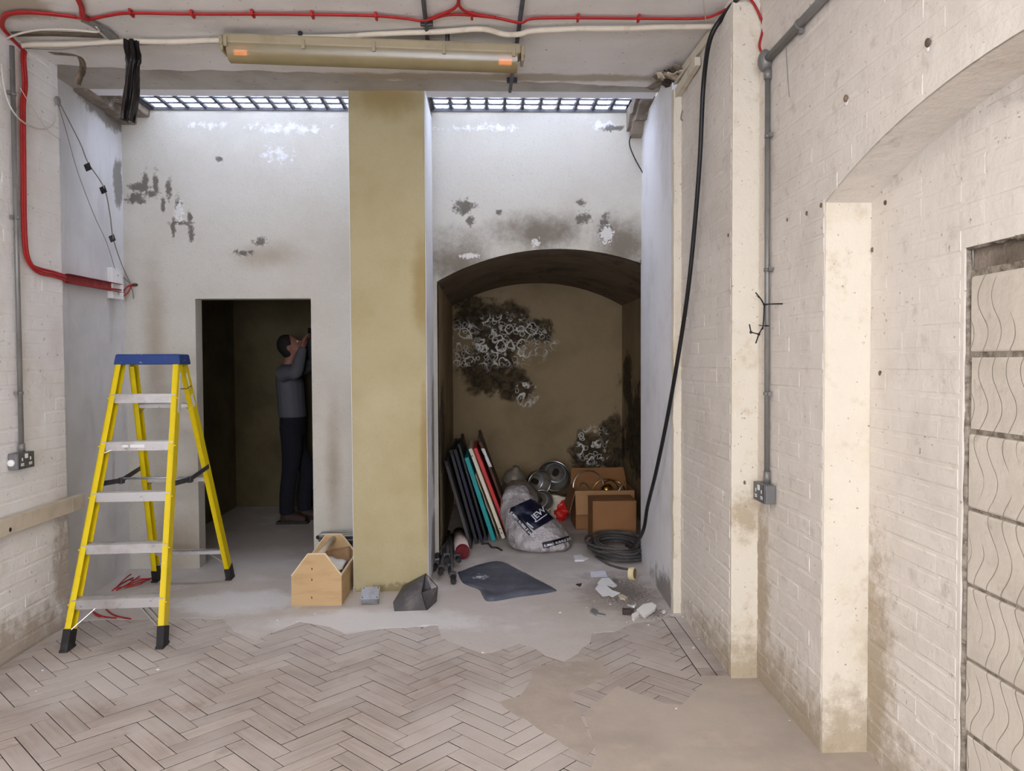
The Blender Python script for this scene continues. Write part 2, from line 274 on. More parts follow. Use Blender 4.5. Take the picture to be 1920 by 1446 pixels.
plain('black_plastic', srgb(62, 59, 60), 0.45, layers=[(7, 5, 0.42, 0.66, srgb(104, 98, 97), 0.8), (50, 3, 0.7, 0.74, srgb(150, 140, 136), 0.6)])
plain('bin_liner', srgb(78, 82, 94), 0.34, layers=[(3, 5, 0.45, 0.7, srgb(106, 110, 122), 0.7), (40, 6, 0.55, 0.8, srgb(200, 202, 208), 0.8, None, [((-0.059,5.504,0.000), (0.10, 0.12, 0.1))], 3.2)], bumps=[(12, 0.7, 0.015)])  # blue-grey sheen of the black plastic put into the base colour
plain('pole_grey', srgb(86, 82, 82), 0.55, 0.2, layers=[(9, 5, 0.45, 0.7, srgb(60, 57, 57), 0.7)])
plain('carpet_red', srgb(128, 34, 40), 0.95, layers=[(60, 3, 0.4, 0.6, srgb(96, 22, 28), 0.6)])
plain('roll_wrap', srgb(206, 188, 182), 0.6)
plain('panel_charcoal', srgb(66, 63, 62), 0.6, layers=[(6, 4, 0.5, 0.7, srgb(46, 44, 44), 0.6)])
plain('panel_black', srgb(26, 26, 28), 0.5)
plain('panel_navy', srgb(30, 29, 50), 0.6)
plain('panel_teal', srgb(0, 150, 150), 0.5)
plain('panel_white', srgb(226, 216, 192), 0.55)
plain('panel_red', srgb(206, 50, 42), 0.5)
plain('panel_brown', srgb(92, 66, 52), 0.7)
plain('torn_paper', srgb(198, 184, 160), 0.9, layers=[(14, 5, 0.5, 0.7, srgb(150, 134, 112), 0.6)])
plain('cardboard', srgb(150, 106, 66), 0.85, layers=[(2, 4, 0.45, 0.7, srgb(136, 94, 57), 0.6), (30, 3, 0.5, 0.8, srgb(150, 104, 60), 0.3)])
plain('cardboard_light', srgb(168, 128, 86), 0.85, layers=[(3, 4, 0.45, 0.7, srgb(152, 113, 74), 0.6)])
plain('lamp_grey', srgb(134, 126, 112), 0.5, 0.35, layers=[(7, 5, 0.45, 0.7, srgb(90, 82, 70), 0.7)])
plain('lamp_dark', srgb(58, 54, 50), 0.45, 0.4, layers=[(7, 5, 0.45, 0.7, srgb(36, 33, 30), 0.7)])
plain('chrome', srgb(236, 232, 222), 0.28, 1.0)
plain('brass', srgb(206, 164, 92), 0.2, 1.0)
plain('clear_sack', srgb(166, 159, 158), 0.14, layers=[(6, 3, 0.48, 0.6, srgb(212, 207, 206), 0.6), (5, 3, 0.52, 0.62, srgb(122, 114, 112), 0.5), (22, 4, 0.62, 0.66, srgb(222, 218, 216), 0.4)], bumps=[(16, 1.0, 0.03), (40, 0.8, 0.012)], spec=0.9)  # pale patches paint in the light facets and glints of clear plastic
plain('murky_sack', srgb(108, 99, 90), 0.3, layers=[(6, 5, 0.45, 0.65, srgb(84, 76, 68), 0.8), (9, 5, 0.55, 0.68, srgb(160, 150, 138), 0.6)], bumps=[(14, 0.8, 0.02)], spec=0.6)
plain('sack_navy', srgb(20, 22, 44), 0.3, bumps=[(20, 0.4, 0.01)], spec=0.6)
plain('sack_band', srgb(18, 18, 22), 0.3, spec=0.6)
plain('sack_print', srgb(226, 228, 236), 0.4)
plain('bag_red', srgb(220, 40, 34), 0.4, bumps=[(24, 0.6, 0.01)])
plain('bag_cream', srgb(222, 214, 190), 0.5, bumps=[(24, 0.6, 0.01)])
plain('skin', srgb(150, 102, 84), 0.6)
plain('sweater', srgb(90, 90, 94), 0.95, bumps=[(60, 0.2, 0.004)])
plain('trousers', srgb(24, 25, 32), 0.95, bumps=[(20, 0.2, 0.006)])
plain('boots', srgb(58, 41, 30), 0.7)
plain('hair', srgb(30, 22, 18), 0.8)
plain('phone_black', srgb(16, 16, 18), 0.3)
plain('cast_bar', srgb(78, 78, 82), 0.7, layers=[(14, 4, 0.5, 0.7, srgb(112, 112, 116), 0.6)])
plain('lamp_white', srgb(230, 226, 214), 0.5)
def glass_block():
    t = NT('frosted_glass_lens')
    tr = t.n.new('ShaderNodeBsdfTransparent'); tr.inputs[0].default_value = (0.93, 0.96, 1.0, 1)
    tl = t.n.new('ShaderNodeBsdfTranslucent'); tl.inputs[0].default_value = (0.8, 0.84, 0.9, 1)
    gl = t.n.new('ShaderNodeBsdfGlossy'); gl.inputs['Roughness'].default_value = 0.15
    f = t.math('ADD', t.math('MULTIPLY', t.ramp(t.noise(14, 5, 0.6), 0.35, 0.65), 0.5), 0.25)
    a = t.n.new('ShaderNodeMixShader'); t.link(f, a.inputs[0]); t.link(tr.outputs[0], a.inputs[1]); t.link(tl.outputs[0], a.inputs[2])
    b = t.n.new('ShaderNodeMixShader'); b.inputs[0].default_value = 0.06; t.link(a.outputs[0], b.inputs[1]); t.link(gl.outputs[0], b.inputs[2])
    t.link(b.outputs[0], t.out.inputs[0]); return t.m
M['lens'] = glass_block()
def diffuser():
    t = NT('yellowed_clear_diffuser')
    tr = t.n.new('ShaderNodeBsdfTransparent'); tr.inputs[0].default_value = (0.74, 0.68, 0.52, 1)
    df = t.n.new('ShaderNodeBsdfDiffuse'); df.inputs[0].default_value = srgb(160, 146, 106)
    a = t.n.new('ShaderNodeMixShader'); t.link(t.math('ADD', t.math('MULTIPLY', t.noise(6, 4), 0.3), 0.42), a.inputs[0])
    t.link(tr.outputs[0], a.inputs[1]); t.link(df.outputs[0], a.inputs[2])
    gl = t.n.new('ShaderNodeBsdfGlossy'); gl.inputs['Roughness'].default_value = 0.3
    b = t.n.new('ShaderNodeMixShader'); b.inputs[0].default_value = 0.06; t.link(a.outputs[0], b.inputs[1]); t.link(gl.outputs[0], b.inputs[2])
    t.link(b.outputs[0], t.out.inputs[0]); return t.m
M['diffuser'] = diffuser()
def emit(name, col, st):
    t = NT(name); t.b.inputs['Emission Color'].default_value = col; t.b.inputs['Emission Strength'].default_value = st
    return t.done(col, 0.5)
M['glow'] = emit('glowing_cathode', srgb(255, 140, 52), 1.7)
M['tube'] = plain('tube_glass', srgb(190, 182, 160), 0.3)
M['tube_on'] = emit('lit_tube', (1.0, 0.85, 0.65, 1), 6.0)

# ------------------------------------------------------------------ mesh helpers
WM = {}
def frame_z(d):
    d = Vector(d).normalized(); up = Vector((0, 0, 1)) if abs(d.z) < 0.95 else Vector((1, 0, 0))
    x = up.cross(d).normalized(); return x, d.cross(x).normalized(), d
class MB:
    def __init__(s): s.v = []; s.f = []; s.sm = []
    def add(s, vs_, fs, smooth=False):
        o = len(s.v); s.v += [Vector(v) for v in vs_]; s.f += [tuple(i + o for i in f) for f in fs]; s.sm += [smooth] * len(fs); return s
    def box(s, x0, x1, y0, y1, z0, z1, m=None):
        vs_ = [Vector((x, y, z)) for z in (z0, z1) for y in (y0, y1) for x in (x0, x1)]
        if m is not None: vs_ = [m @ v for v in vs_]
        return s.add(vs_, [(0, 2, 3, 1), (4, 5, 7, 6), (0, 1, 5, 4), (1, 3, 7, 5), (3, 2, 6, 7), (2, 0, 4, 6)])
    def beam(s, p0, p1, a, b, side=(1, 0, 0), offa=0.0, offb=0.0):
        # rectangular bar from p0 to p1; a along 'side', b along the other normal
        p0 = Vector(p0); p1 = Vector(p1); d = (p1 - p0).normalized(); sd = Vector(side)
        sd = (sd - d * sd.dot(d)).normalized(); n = d.cross(sd)
        c = [(sd * (offa + i * a / 2) + n * (offb + j * b / 2)) for i, j in ((-1, -1), (1, -1), (1, 1), (-1, 1))]
        return s.add([p0 + k for k in c] + [p1 + k for k in c], [(3, 2, 1, 0), (4, 5, 6, 7), (0, 1, 5, 4), (1, 2, 6, 5), (2, 3, 7, 6), (3, 0, 4, 7)])
    def tube(s, pts, r, n=8, closed=False, cap=True):
        pts = [Vector(p) for p in pts]; k = len(pts); rr = r if isinstance(r, (list, tuple)) else [r] * k
        vs_ = []; prev = None
        for i, p in enumerate(pts):
            a = pts[(i - 1) % k] if (closed or i > 0) else p; b = pts[(i + 1) % k] if (closed or i < k - 1) else p
            d = (b - a).normalized()
            if prev is None: x, y, _ = frame_z(d)
            else:
                x = prev - d * prev.dot(d)
                if x.length < 1e-6: x = frame_z(d)[0]
                x.normalize(); y = d.cross(x)
            prev = x
            ra, rb = rr[i] if isinstance(rr[i], (tuple, list)) else (rr[i], rr[i])
            for j in range(n):
                t = 2 * PI * j / n; vs_.append(p + x * math.cos(t) * ra + y * math.sin(t) * rb)
        fs = []
        for i in range(k if closed else k - 1):
            for j in range(n):
                a = i * n + j; b = i * n + (j + 1) % n; c = ((i + 1) % k) * n + (j + 1) % n; d = ((i + 1) % k) * n + j
                fs.append((a, b, c, d))
        o = s.add(vs_, fs, True)
        if cap and not closed:
            base = len(s.v) - len(vs_)
            s.f.append(tuple(base + j for j in reversed(range(n)))); s.sm.append(False)
            s.f.append(tuple(base + (k - 1) * n + j for j in range(n))); s.sm.append(False)
        return s
    def rings(s, rows, n=16, smooth=True, cap=True):
        # rows: (centre, rx, ry) stacked horizontal ellipses
        vs_ = [Vector(c) + Vector((math.cos(2 * PI * j / n) * rx, math.sin(2 * PI * j / n) * ry, 0)) for c, rx, ry in rows for j in range(n)]
        k = len(rows)
        s.add(vs_, [(i * n + j, i * n + (j + 1) % n, (i + 1) * n + (j + 1) % n, (i + 1) * n + j) for i in range(k - 1) for j in range(n)], smooth)
        if cap:
            base = len(s.v) - len(vs_)
            s.f.append(tuple(base + j for j in reversed(range(n)))); s.sm.append(smooth)
            s.f.append(tuple(base + (k - 1) * n + j for j in range(n))); s.sm.append(smooth)
        return s
    def lathe(s, prof, n=20, m=None):
        m = m or Matrix(); k = len(prof)
        vs_ = [m @ Vector((r * math.cos(2 * PI * j / n), r * math.sin(2 * PI * j / n), z)) for r, z in prof for j in range(n)]
        return s.add(vs_, [(i * n + j, i * n + (j + 1) % n, (i + 1) * n + (j + 1) % n, (i + 1) * n + j) for i in range(k - 1) for j in range(n)], True)
    def prism(s, poly, axis, a0, a1, m=None):
        # poly in the two other axes (x->yz, y->xz, z->xy), extruded along axis
        def P(p, a): return {'x': (a, p[0], p[1]), 'y': (p[0], a, p[1]), 'z': (p[0], p[1], a)}[axis]
        k = len(poly); vs_ = [Vector(P(p, a0)) for p in poly] + [Vector(P(p, a1)) for p in poly]
        if m is not None: vs_ = [m @ v for v in vs_]
        area2 = sum(poly[i][0] * poly[(i + 1) % k][1] - poly[(i + 1) % k][0] * poly[i][1] for i in range(k))
        fl = (area2 > 0) != (axis == 'y')
        if a1 < a0: fl = not fl
        r = list(range(k)); t = [i + k for i in r]
        fs = [tuple(reversed(r)) if fl else tuple(r), tuple(t) if fl else tuple(reversed(t))]
        for i in r:
            j = (i + 1) % k; q = (i, j, j + k, i + k); fs.append(q if fl else tuple(reversed(q)))
        return s.add(vs_, fs)
    def ball(s, c, rx, ry=None, rz=None, n=16, k=10, m=None):
        ry = ry or rx; rz = rz or rx; c = Vector(c); vs_ = []; fs = []
        for i in range(k + 1):
            a = PI * i / k
            for j in range(n):
                b = 2 * PI * j / n; v = Vector((math.sin(a) * math.cos(b) * rx, math.sin(a) * math.sin(b) * ry, -math.cos(a) * rz))
                vs_.append(c + (m @ v if m is not None else v))
        for i in range(k):
            for j in range(n): fs.append((i * n + j, i * n + (j + 1) % n, (i + 1) * n + (j + 1) % n, (i + 1) * n + j))
        return s.add(vs_, fs, True)
    def sheet(s, fn, nu, nv, thick=0.0, smooth=True):
        vs_ = [Vector(fn(i / nu, j / nv)) for j in range(nv + 1) for i in range(nu + 1)]
        fs = [(j * (nu + 1) + i, j * (nu + 1) + i + 1, (j + 1) * (nu + 1) + i + 1, (j + 1) * (nu + 1) + i) for j in range(nv) for i in range(nu)]
        return s.add(vs_, fs, smooth)
    def mesh(s, name, m=None):
        me = bpy.data.meshes.new(name); me.from_pydata([tuple(m @ v if m is not None else v) for v in s.v], [], s.f)
        me.polygons.foreach_set('use_smooth', s.sm); me.update(); return me
    def build(s, name, mat, parent=None, local=False, bevel=0.0, solid=0.0, remesh=0.0, fix=False):
        inv = None
        if parent is not None and not local: inv = WM[parent].inverted()
        me = s.mesh(name, inv); me.materials.append(M[mat] if isinstance(mat, str) else mat)
        if fix:
            bm = bmesh.new(); bm.from_mesh(me); bmesh.ops.remove_doubles(bm, verts=bm.verts, dist=1e-5); bmesh.ops.recalc_face_normals(bm, faces=bm.faces); bm.to_mesh(me); bm.free()
        o = bpy.data.objects.new(name, me); COL.objects.link(o)
        if parent is not None: o.parent = parent; WM[o] = WM[parent]
        else: WM[o] = Matrix()
        if solid: d = o.modifiers.new('thickness', 'SOLIDIFY'); d.thickness = solid; d.offset = 0
        if remesh:
            d = o.modifiers.new('skin', 'REMESH'); d.mode = 'VOXEL'; d.voxel_size = remesh; d.use_smooth_shade = True
            d = o.modifiers.new('smooth', 'SMOOTH'); d.factor = 0.5; d.iterations = 5
        if bevel: d = o.modifiers.new('bevel', 'BEVEL'); d.width = bevel; d.segments = 2; d.limit_method = 'ANGLE'
        return o
def tag(o, label, cat, group=None, kind=None):
    o['label'] = label; o['category'] = cat
    if group: o['group'] = group
    if kind: o['kind'] = kind
    return o
def root(name, label, cat, loc, rz=0.0, group=None):
    o = bpy.data.objects.new(name, None); COL.objects.link(o); o.location = loc; o.rotation_euler = (0, 0, rz); o.empty_display_size = 0.1
    WM[o] = Matrix.Translation(loc) @ Matrix.Rotation(rz, 4, 'Z'); return tag(o, label, cat, group)
def struct(o, label, cat): return tag(o, label, cat, None, 'structure')
def V(*a): return Vector(a)
def wob(pts, amp, sc=3.0, seed=0.0):
    return [Vector(p) + noise.noise_vector(Vector(p) * sc + Vector((seed, 0, 0))) * amp for p in pts]
def smooth_path(pts, sub=6):
    pts = [Vector(p) for p in pts]; out = []
    for i in range(len(pts) - 1):
        p0 = pts[max(i - 1, 0)]; p1 = pts[i]; p2 = pts[i + 1]; p3 = pts[min(i + 2, len(pts) - 1)]
        for k in range(sub):
            t = k / sub
            out.append(0.5 * ((2 * p1) + (p2 - p0) * t + (2 * p0 - 5 * p1 + 4 * p2 - p3) * t * t + (3 * p1 - p0 - 3 * p2 + p3) * t ** 3))
    out.append(pts[-1]); return out

# ================================================================== SETTING
XL, XB = -2.52, -2.69           # left brick wall, side of the left bay
YB, YR = 5.87, 8.40             # back wall of the bays, back of the deep recesses
ZC = 3.30                       # ceiling
# ---- floor: bed, screed patches, herringbone blocks
fl = MB(); fl.box(-2.9, 1.8, -3.2, 8.6, -0.2, -0.011); floor = fl.build('floor', 'dirt')
struct(floor, 'worn floor of herringbone wood blocks and patched grey screed', 'floor')
def ragged(pts, step=0.05, amp=0.012, closed=True):
    out = []; k = len(pts)
    for i in range(k if closed else k - 1):
        a = Vector(pts[i][:2]); b = Vector(pts[(i + 1) % k][:2]); n = max(1, int((b - a).length / step))
        for j in range(n):
            p = a.lerp(b, j / n); q = noise.noise_vector(Vector((p.x * 9, p.y * 9, 1.7)))
            w = amp if (j > 0 or True) else 0
            out.append((p.x + q.x * w, p.y + q.y * w))
    return out
edge = [(-2.540,4.682,0.000), (-2.391,4.713,-0.000), (-1.910,4.711,0.000), (-1.616,4.697,0.000), (-1.477,4.467,0.000), (-1.305,4.322,-0.000), (-1.234,4.474,0.000), (-1.146,4.618,-0.000), (-0.934,4.515,-0.000), (-0.817,4.385,-0.000), (-0.705,4.450,0.000), (-0.494,4.495,0.000), (-0.302,4.523,0.000), (-0.271,4.309,-0.000), (-0.110,4.124,0.000), (-0.038,4.060,-0.000), (0.063,4.117,0.000), (0.159,4.207,0.000), (0.237,4.140,-0.000), (0.313,4.000,0.000), (0.386,3.939,0.000), (0.464,4.038,-0.000), (0.558,4.190,0.000), (0.591,4.339,0.000), (0.709,4.351,0.000), (0.862,4.507,-0.000), (1.037,4.575,0.000), (1.131,4.670,0.000)]
edge2 = ragged(edge, 0.04, 0.02, closed=False)
poly = [(-2.75, edge2[0][1])] + edge2 + [(1.30, 4.60), (1.60, 4.60), (1.60, 8.5), (-2.9, 8.5), (-2.9, 4.8)]
p = MB(); p.prism(poly, 'z', -0.02, 0.0015); p.build('screed_slab', 'screed', floor)
smear = [(0.208,3.870,0.000), (0.306,3.907,0.000), (0.447,3.936,0.000), (0.603,3.944,-0.000), (0.568,3.820,0.000), (0.609,3.739,0.000), (0.372,3.541,0.000), (0.372,3.451,0.000), (0.414,3.358,0.000), (0.393,3.302,0.000), (0.405,3.176,0.000), (0.419,3.049,0.000), (0.380,2.983,0.000), (0.303,3.054,0.000), (0.225,3.169,0.000), (0.164,3.282,0.000), (0.063,3.420,0.000), (0.052,3.464,0.000), (0.132,3.528,0.000), (0.213,3.730,0.000)]
smear2 = ragged(smear, 0.04, 0.018)
p = MB(); p.box(-0.05, 0.50, 2.95, 3.95, -0.02, -0.0035); p.build('screed_smear', 'smear', floor)
p = MB(); p.prism(smear2, 'z', -0.02, 0.0012); p.build('screed_smear', 'smear', floor)
front = [(0.411,3.302,0.000), (0.469,3.447,0.000), (0.610,3.620,0.000), (0.792,3.428,0.000), (0.860,3.408,0.000), (1.032,3.620,0.000), (1.162,3.590,0.000), (1.293,3.658,0.000)]
front2 = ragged(front, 0.04, 0.014, closed=False)
poly = front2 + [(1.33, 3.66), (1.33, 2.98), (1.6, 2.96), (1.6, 0.9), (0.35, 0.9), (0.30, 2.3), (0.34, 2.75), (0.420,2.998,0.000)[:2]]
p = MB(); p.prism(poly, 'z', -0.02, 0.001); p.build('screed_patch', 'patch', floor)
def inside(pt, poly):
    c = False; k = len(poly)
    for i in range(k):
        a = poly[i]; b = poly[(i - 1) % k]
        if (a[1] > pt[1]) != (b[1] > pt[1]) and pt[0] < (b[0] - a[0]) * (pt[1] - a[1]) / (b[1] - a[1]) + a[0]: c = not c
    return c
p = MB(); p.box(1.02, 1.33, 3.40, 3.72, -0.02, 0.0005); p.build('screed_patch', 'patch', floor)
screed_polys = [[(-2.75, 4.7)] + edge2 + [(1.30, 4.60), (1.60, 8.5), (-2.9, 8.5)], poly]
def clip(poly, a, b, c):     # keep a*x + b*y <= c
    out = []
    for i in range(len(poly)):
        p, q = poly[i], poly[(i + 1) % len(poly)]; dp = a * p[0] + b * p[1] - c; dq = a * q[0] + b * q[1] - c
        if dp <= 0: out.append(p)
        if dp * dq < 0: t = dp / (dp - dq); out.append((p[0] + (q[0] - p[0]) * t, p[1] + (q[1] - p[1]) * t))
    return out
BL, BW, GAP = 0.32, 0.08, 0.0032
def block_mesh(pl):
    # a bevelled block top from a convex outline
    k = len(pl); cx = sum(q[0] for q in pl) / k; cy = sum(q[1] for q in pl) / k
    ins = []
    for i in range(k):
        p0, p1, p2 = (Vector(pl[(i + d) % k]) for d in (-1, 0, 1))
        e = ((p0 - p1).normalized() + (p2 - p1).normalized()) * 0.0022; ins.append((p1.x + e.x, p1.y + e.y))
    mb = MB(); vs_ = [(q[0], q[1], -0.012) for q in pl] + [(q[0], q[1], -0.0012) for q in pl] + [(q[0], q[1], 0.0) for q in ins]
    fs = [tuple(range(2 * k, 3 * k))]
    for i in range(k):
        j = (i + 1) % k; fs += [(i, j, j + k, i + k), (i + k, j + k, j + 2 * k, i + 2 * k)]
    mb.add(vs_, fs); return mb
def dress(me):   # wood on top, grime down the sides
    me.materials.append(M['block']); me.materials.append(M['dirt'])
    for pl_ in me.polygons: pl_.material_index = 1 if abs(pl_.normal.z) < 0.3 else 0
def cent(pl): return (sum(q[0] for q in pl) / len(pl), sum(q[1] for q in pl) / len(pl))
fullblock = block_mesh([(-BL / 2 + GAP / 2, -BW / 2 + GAP / 2), (BL / 2 - GAP / 2, -BW / 2 + GAP / 2), (BL / 2 - GAP / 2, BW / 2 - GAP / 2), (-BL / 2 + GAP / 2, BW / 2 - GAP / 2)]).mesh('wood_block'); dress(fullblock)
ea, eb = V(1, 1, 0) / math.sqrt(2), V(-1, 1, 0) / math.sqrt(2)
blocks = []
for i in range(-60, 80):
    for j in range(-12, 14):
        o = V(-1.70, 3.40, 0) + (ea + eb) * (BW * i) + (ea - eb) * (BL * j)
        for kind in (0, 1):
            c = o + (ea * (BL / 2) + eb * (BW / 2) if kind == 0 else ea * (BW / 2) + eb * (BW + BL / 2))
            if not (-2.75 < c.x < 1.25 and -1.0 < c.y < 4.95): continue
            ax, ay = (ea, eb) if kind == 0 else (eb, -ea)
            h, w = BL / 2 - GAP / 2, BW / 2 - GAP / 2
            pl = [(c + ax * sx * h + ay * sy * w)[:2] for sx, sy in ((-1, -1), (1, -1), (1, 1), (-1, 1))]
            r = 1.038
            cl = clip(clip(pl, -1, 0, 2.515), 1, 0, r)
            if len(cl) < 3: continue
            g = cent(cl)
            if any(all(inside(q, P_) for q in [((a[0] * 3 + g[0]) / 4, (a[1] * 3 + g[1]) / 4) for a in cl] + [g]) for P_ in screed_polys): continue
            if inside(g, smear2) and sum(inside(q, smear2) for q in cl) >= 3: continue
            blocks.append((c, math.atan2(ax.y, ax.x), cl, len(cl) == 4 and all((Vector(a) - Vector(b)).length < 1e-6 for a, b in zip(pl, cl))))
def in_view(c): return 2.66 < c.y and abs(c.x - 0.03 * c.y) < 0.69 * c.y + 0.2
view_blocks = [b for b in blocks if in_view(b[0])]; far_blocks = [b for b in blocks if not in_view(b[0])]
view_blocks.sort(key=lambda b: b[0].y); far_blocks += view_blocks[296:]; view_blocks = view_blocks[:296]
for c, rz, cl, full in view_blocks:
    dz = random.uniform(-0.0012, 0.0004)
    if full:
        o = bpy.data.objects.new('wood_block', fullblock); o.location = (c.x, c.y, dz); o.rotation_euler = (0, 0, rz)
    else:
        ca, sa = math.cos(-rz), math.sin(-rz)
        lc = [((q[0] - c.x) * ca - (q[1] - c.y) * sa, (q[0] - c.x) * sa + (q[1] - c.y) * ca) for q in cl]
        me = block_mesh(lc).mesh('wood_block'); dress(me)
        o = bpy.data.objects.new('wood_block', me); o.location = (c.x, c.y, dz); o.rotation_euler = (0, 0, rz)
    COL.objects.link(o); o.parent = floor
fb = MB()
for c, rz, cl, full in far_blocks:
    q = block_mesh(cl); fb.add(q.v, q.f)
o = fb.build('wood_block_field', 'block', floor); o['kind'] = 'stuff'; o.data.materials.append(M['dirt'])
for pl_ in o.data.polygons: pl_.material_index = 1 if abs(pl_.normal.z) < 0.3 else 0
# border blocks along the right wall
y = 2.0; border = []
for row, x0 in ((0, 1.042), (1, 1.124)):
    y = 3.50 + 0.11 * row
    while y < 4.58:
        y1 = min(y + 0.32, 4.60)
        me = block_mesh([(x0 + .001, y + .001), (x0 + 0.079, y + .001), (x0 + 0.079, y1 - .001), (x0 + .001, y1 - .001)]).mesh('border_block'); dress(me)
        o = bpy.data.objects.new('border_block', me); COL.objects.link(o); o.parent = floor; o.location = (0, 0, random.uniform(-.001, 0)); y = y1

# ---- painted brick facings: bricks are children of their wall
BRM = {}
def brick_mesh(w, h, mat):
    key = (round(w, 3), round(h, 3), mat)
    if key not in BRM:
        w2, h2 = round(w, 3) / 2, h / 2; c = 0.008; d = 0.0018
        mb = MB().add([(-w2, -h2, -0.0016), (w2, -h2, -0.0016), (w2, h2, -0.0016), (-w2, h2, -0.0016), (-w2, -h2 + c, d), (w2, -h2 + c, d), (w2, h2 - c, d), (-w2, h2 - c, d)],
                      [(4, 5, 6, 7), (0, 1, 5, 4), (1, 2, 6, 5), (2, 3, 7, 6), (3, 0, 4, 7)])
        me = mb.mesh('brick'); me.materials.append(M[mat]); BRM[key] = me
    return BRM[key]
def lay_bricks(wall, X, face, y0, y1, z0, z1, mat, keep=None):
    pitch, course = 0.225, 0.0755; k = 0; z = z0
    while z < z1 - 0.02:
        h = min(course, z1 - z) - 0.006; hdr = (k % 4 == 3)
        p = pitch / 2 if hdr else pitch; s = y0 - (p * 0.5 if k % 2 else 0.0) - (0.056 if hdr else 0)
        while s < y1:
            a, b = max(s, y0) + 0.0006, min(s + p, y1) - 0.0006; s += p
            if b - a < 0.03: continue
            if keep and not keep((a + b) / 2, z + course / 2): continue
            o = bpy.data.objects.new('brick', brick_mesh(b - a, h, mat)); COL.objects.link(o); o.parent = wall
            px = X + face * random.uniform(-0.0012, 0.0012)
            if face > 0: o.matrix_local = Matrix(((0, 0, 1, px), (1, 0, 0, (a + b) / 2), (0, 1, 0, z + course / 2), (0, 0, 0, 1))) @ Matrix.Rotation(random.uniform(-.008, .008), 4, 'Z')
            else: o.matrix_local = Matrix(((0, 0, -1, px), (-1, 0, 0, (a + b) / 2), (0, 1, 0, z + course / 2), (0, 0, 0, 1))) @ Matrix.Rotation(random.uniform(-.008, .008), 4, 'Z')
        z += course; k += 1
# left wall
w = MB(); w.box(-2.95, XL, -3.2, 4.66, -0.1, 3.7); wl = w.build('wall_left', 'white_brick')
struct(wl, 'white painted brick wall on the left beside the yellow ladder', 'wall')
lay_bricks(wl, XL, 1, 3.55, 4.66, 0.0, 3.30, 'white_brick')
# side of left bay: two planes with a small step
w = MB(); w.box(-2.95, XB, 4.60, 5.575, -0.1, 3.7); w.box(-2.95, XB - 0.025, 5.575, 5.95, -0.1, 3.7)
struct(w.build('wall_left_bay', 'grey_plaster'), 'smooth grey plastered side wall of the left light well', 'wall')
# right wall in three planes
arcY, arcZ, arcR = 1.90, 2.355, 3.06
def arch_z(y): return arcZ - arcR + math.sqrt(max(arcR ** 2 - (y - arcY) ** 2, 0.01))
XW, XN, XD = 1.308, 1.49, 1.178
YA = 2.965
w = MB()
ys = [YA - (YA - 0.85) * i / 24 for i in range(25)]
face = [(3.70, 0 - 0.1), (3.70, 3.7), (-3.2, 3.7), (-3.2, -0.1), (0.85, -0.1)] + [(y, arch_z(y)) for y in reversed(ys)] + [(YA, -0.1)]
w.prism(face, 'x', XW, XW + 0.6)
wr = w.build('wall_right', 'cream_brick'); struct(wr, 'cream painted brick wall with a shallow arched niche on the right', 'wall')
lay_bricks(wr, XW, -1, 1.62, 3.70, 0.0, 3.30, 'cream_brick', keep=lambda y, z: (y > YA + 0.02) or z > arch_z(y) + 0.05)
w = MB(); w.box(XN, XN + 0.5, 2.372, 3.0, -0.1, 2.5); w.box(XN, XN + 0.5, 0.8, 2.372, 1.90, 2.5); w.box(XN, XN + 0.5, 0.8, 1.40, -0.1, 2.5)
wn = w.build('wall_niche', 'cream_brick'); struct(wn, 'cream painted brick back of the arched niche on the right', 'wall')
lay_bricks(wn, XN, -1, 2.39, 2.955, 0.0, 2.18, 'cream_brick')
lay_bricks(wn, XN, -1, 1.6, 2.39, 1.95, 2.30, 'cream_brick', keep=lambda y, z: z < arch_z(y) - 0.05)
# faces towards the room, warm room light put into their cream tone
w = MB(); w.box(XW + 0.002, XN + 0.01, YA - 0.006, YA + 0.02, 0, 2.19); w.build('jamb_face', 'cream_pier', wr)
w = MB()
for i in range(24):
    a, b = ys[i], ys[i + 1]; w.add([(XW + .001, a, arch_z(a) - .004), (XN + .01, a, arch_z(a) - .004), (XN + .01, b, arch_z(b) - .004), (XW + .001, b, arch_z(b) - .004)], [(3, 2, 1, 0)], True)
w.build('arch_soffit', 'cream_brick', wr)
# nib (projecting far part of the right wall)
w = MB(); w.box(XD, 1.9, 3.695, 4.72, -0.1, 3.7); wd = w.build('wall_right_nib', 'cream_brick')
struct(wd, 'projecting white brick pier on the right between black cable and grey conduit', 'wall')
lay_bricks(wd, XD, -1, 3.71, 4.69, 0.0, 3.28, 'cream_brick')
w = MB(); w.box(XD - 0.001, XW + 0.01, 3.686, 3.70, 0, 3.26); w.build('pier_end_face', 'cream_pier', wd)
# blocked doorway in the niche
bw = MB(); bw.box(1.507, 1.9, 0.9, 2.45, -0.1, 1.83); bw.box(1.60, 1.9, 0.9, 2.45, 1.8, 2.0); bi = bw.build('wall_blocked_doorway', 'mortar')
struct(bi, 'doorway in the niche filled with grey scratched concrete blocks', 'wall')
zc = [-0.10, 0.138, 0.376, 0.61, 0.845, 1.085, 1.325, 1.57, 1.815, 1.845]
for i in range(len(zc) - 2):
    z0, z1 = zc[i], zc[i + 1]; y = 2.362 if i % 2 else 2.366; first = True
    while y > 1.42:
        ln = 0.44 if (i % 2 or not first) else 0.30
        first = False; y2 = max(y - ln, 1.41)
        mb = MB(); mb.box(1.503 + random.uniform(-.004, .004), 1.60, y2 + 0.004, y - 0.004, z0 + 0.0045, z1 - 0.0045)
        mb.build('concrete_block', 'keyed', bi, bevel=0.008); y = y2
mb = MB(); mb.box(1.518, 1.60, 1.41, 2.371, 1.83, 1.93); mb.build('lintel_stub', 'raw_concrete', bi)
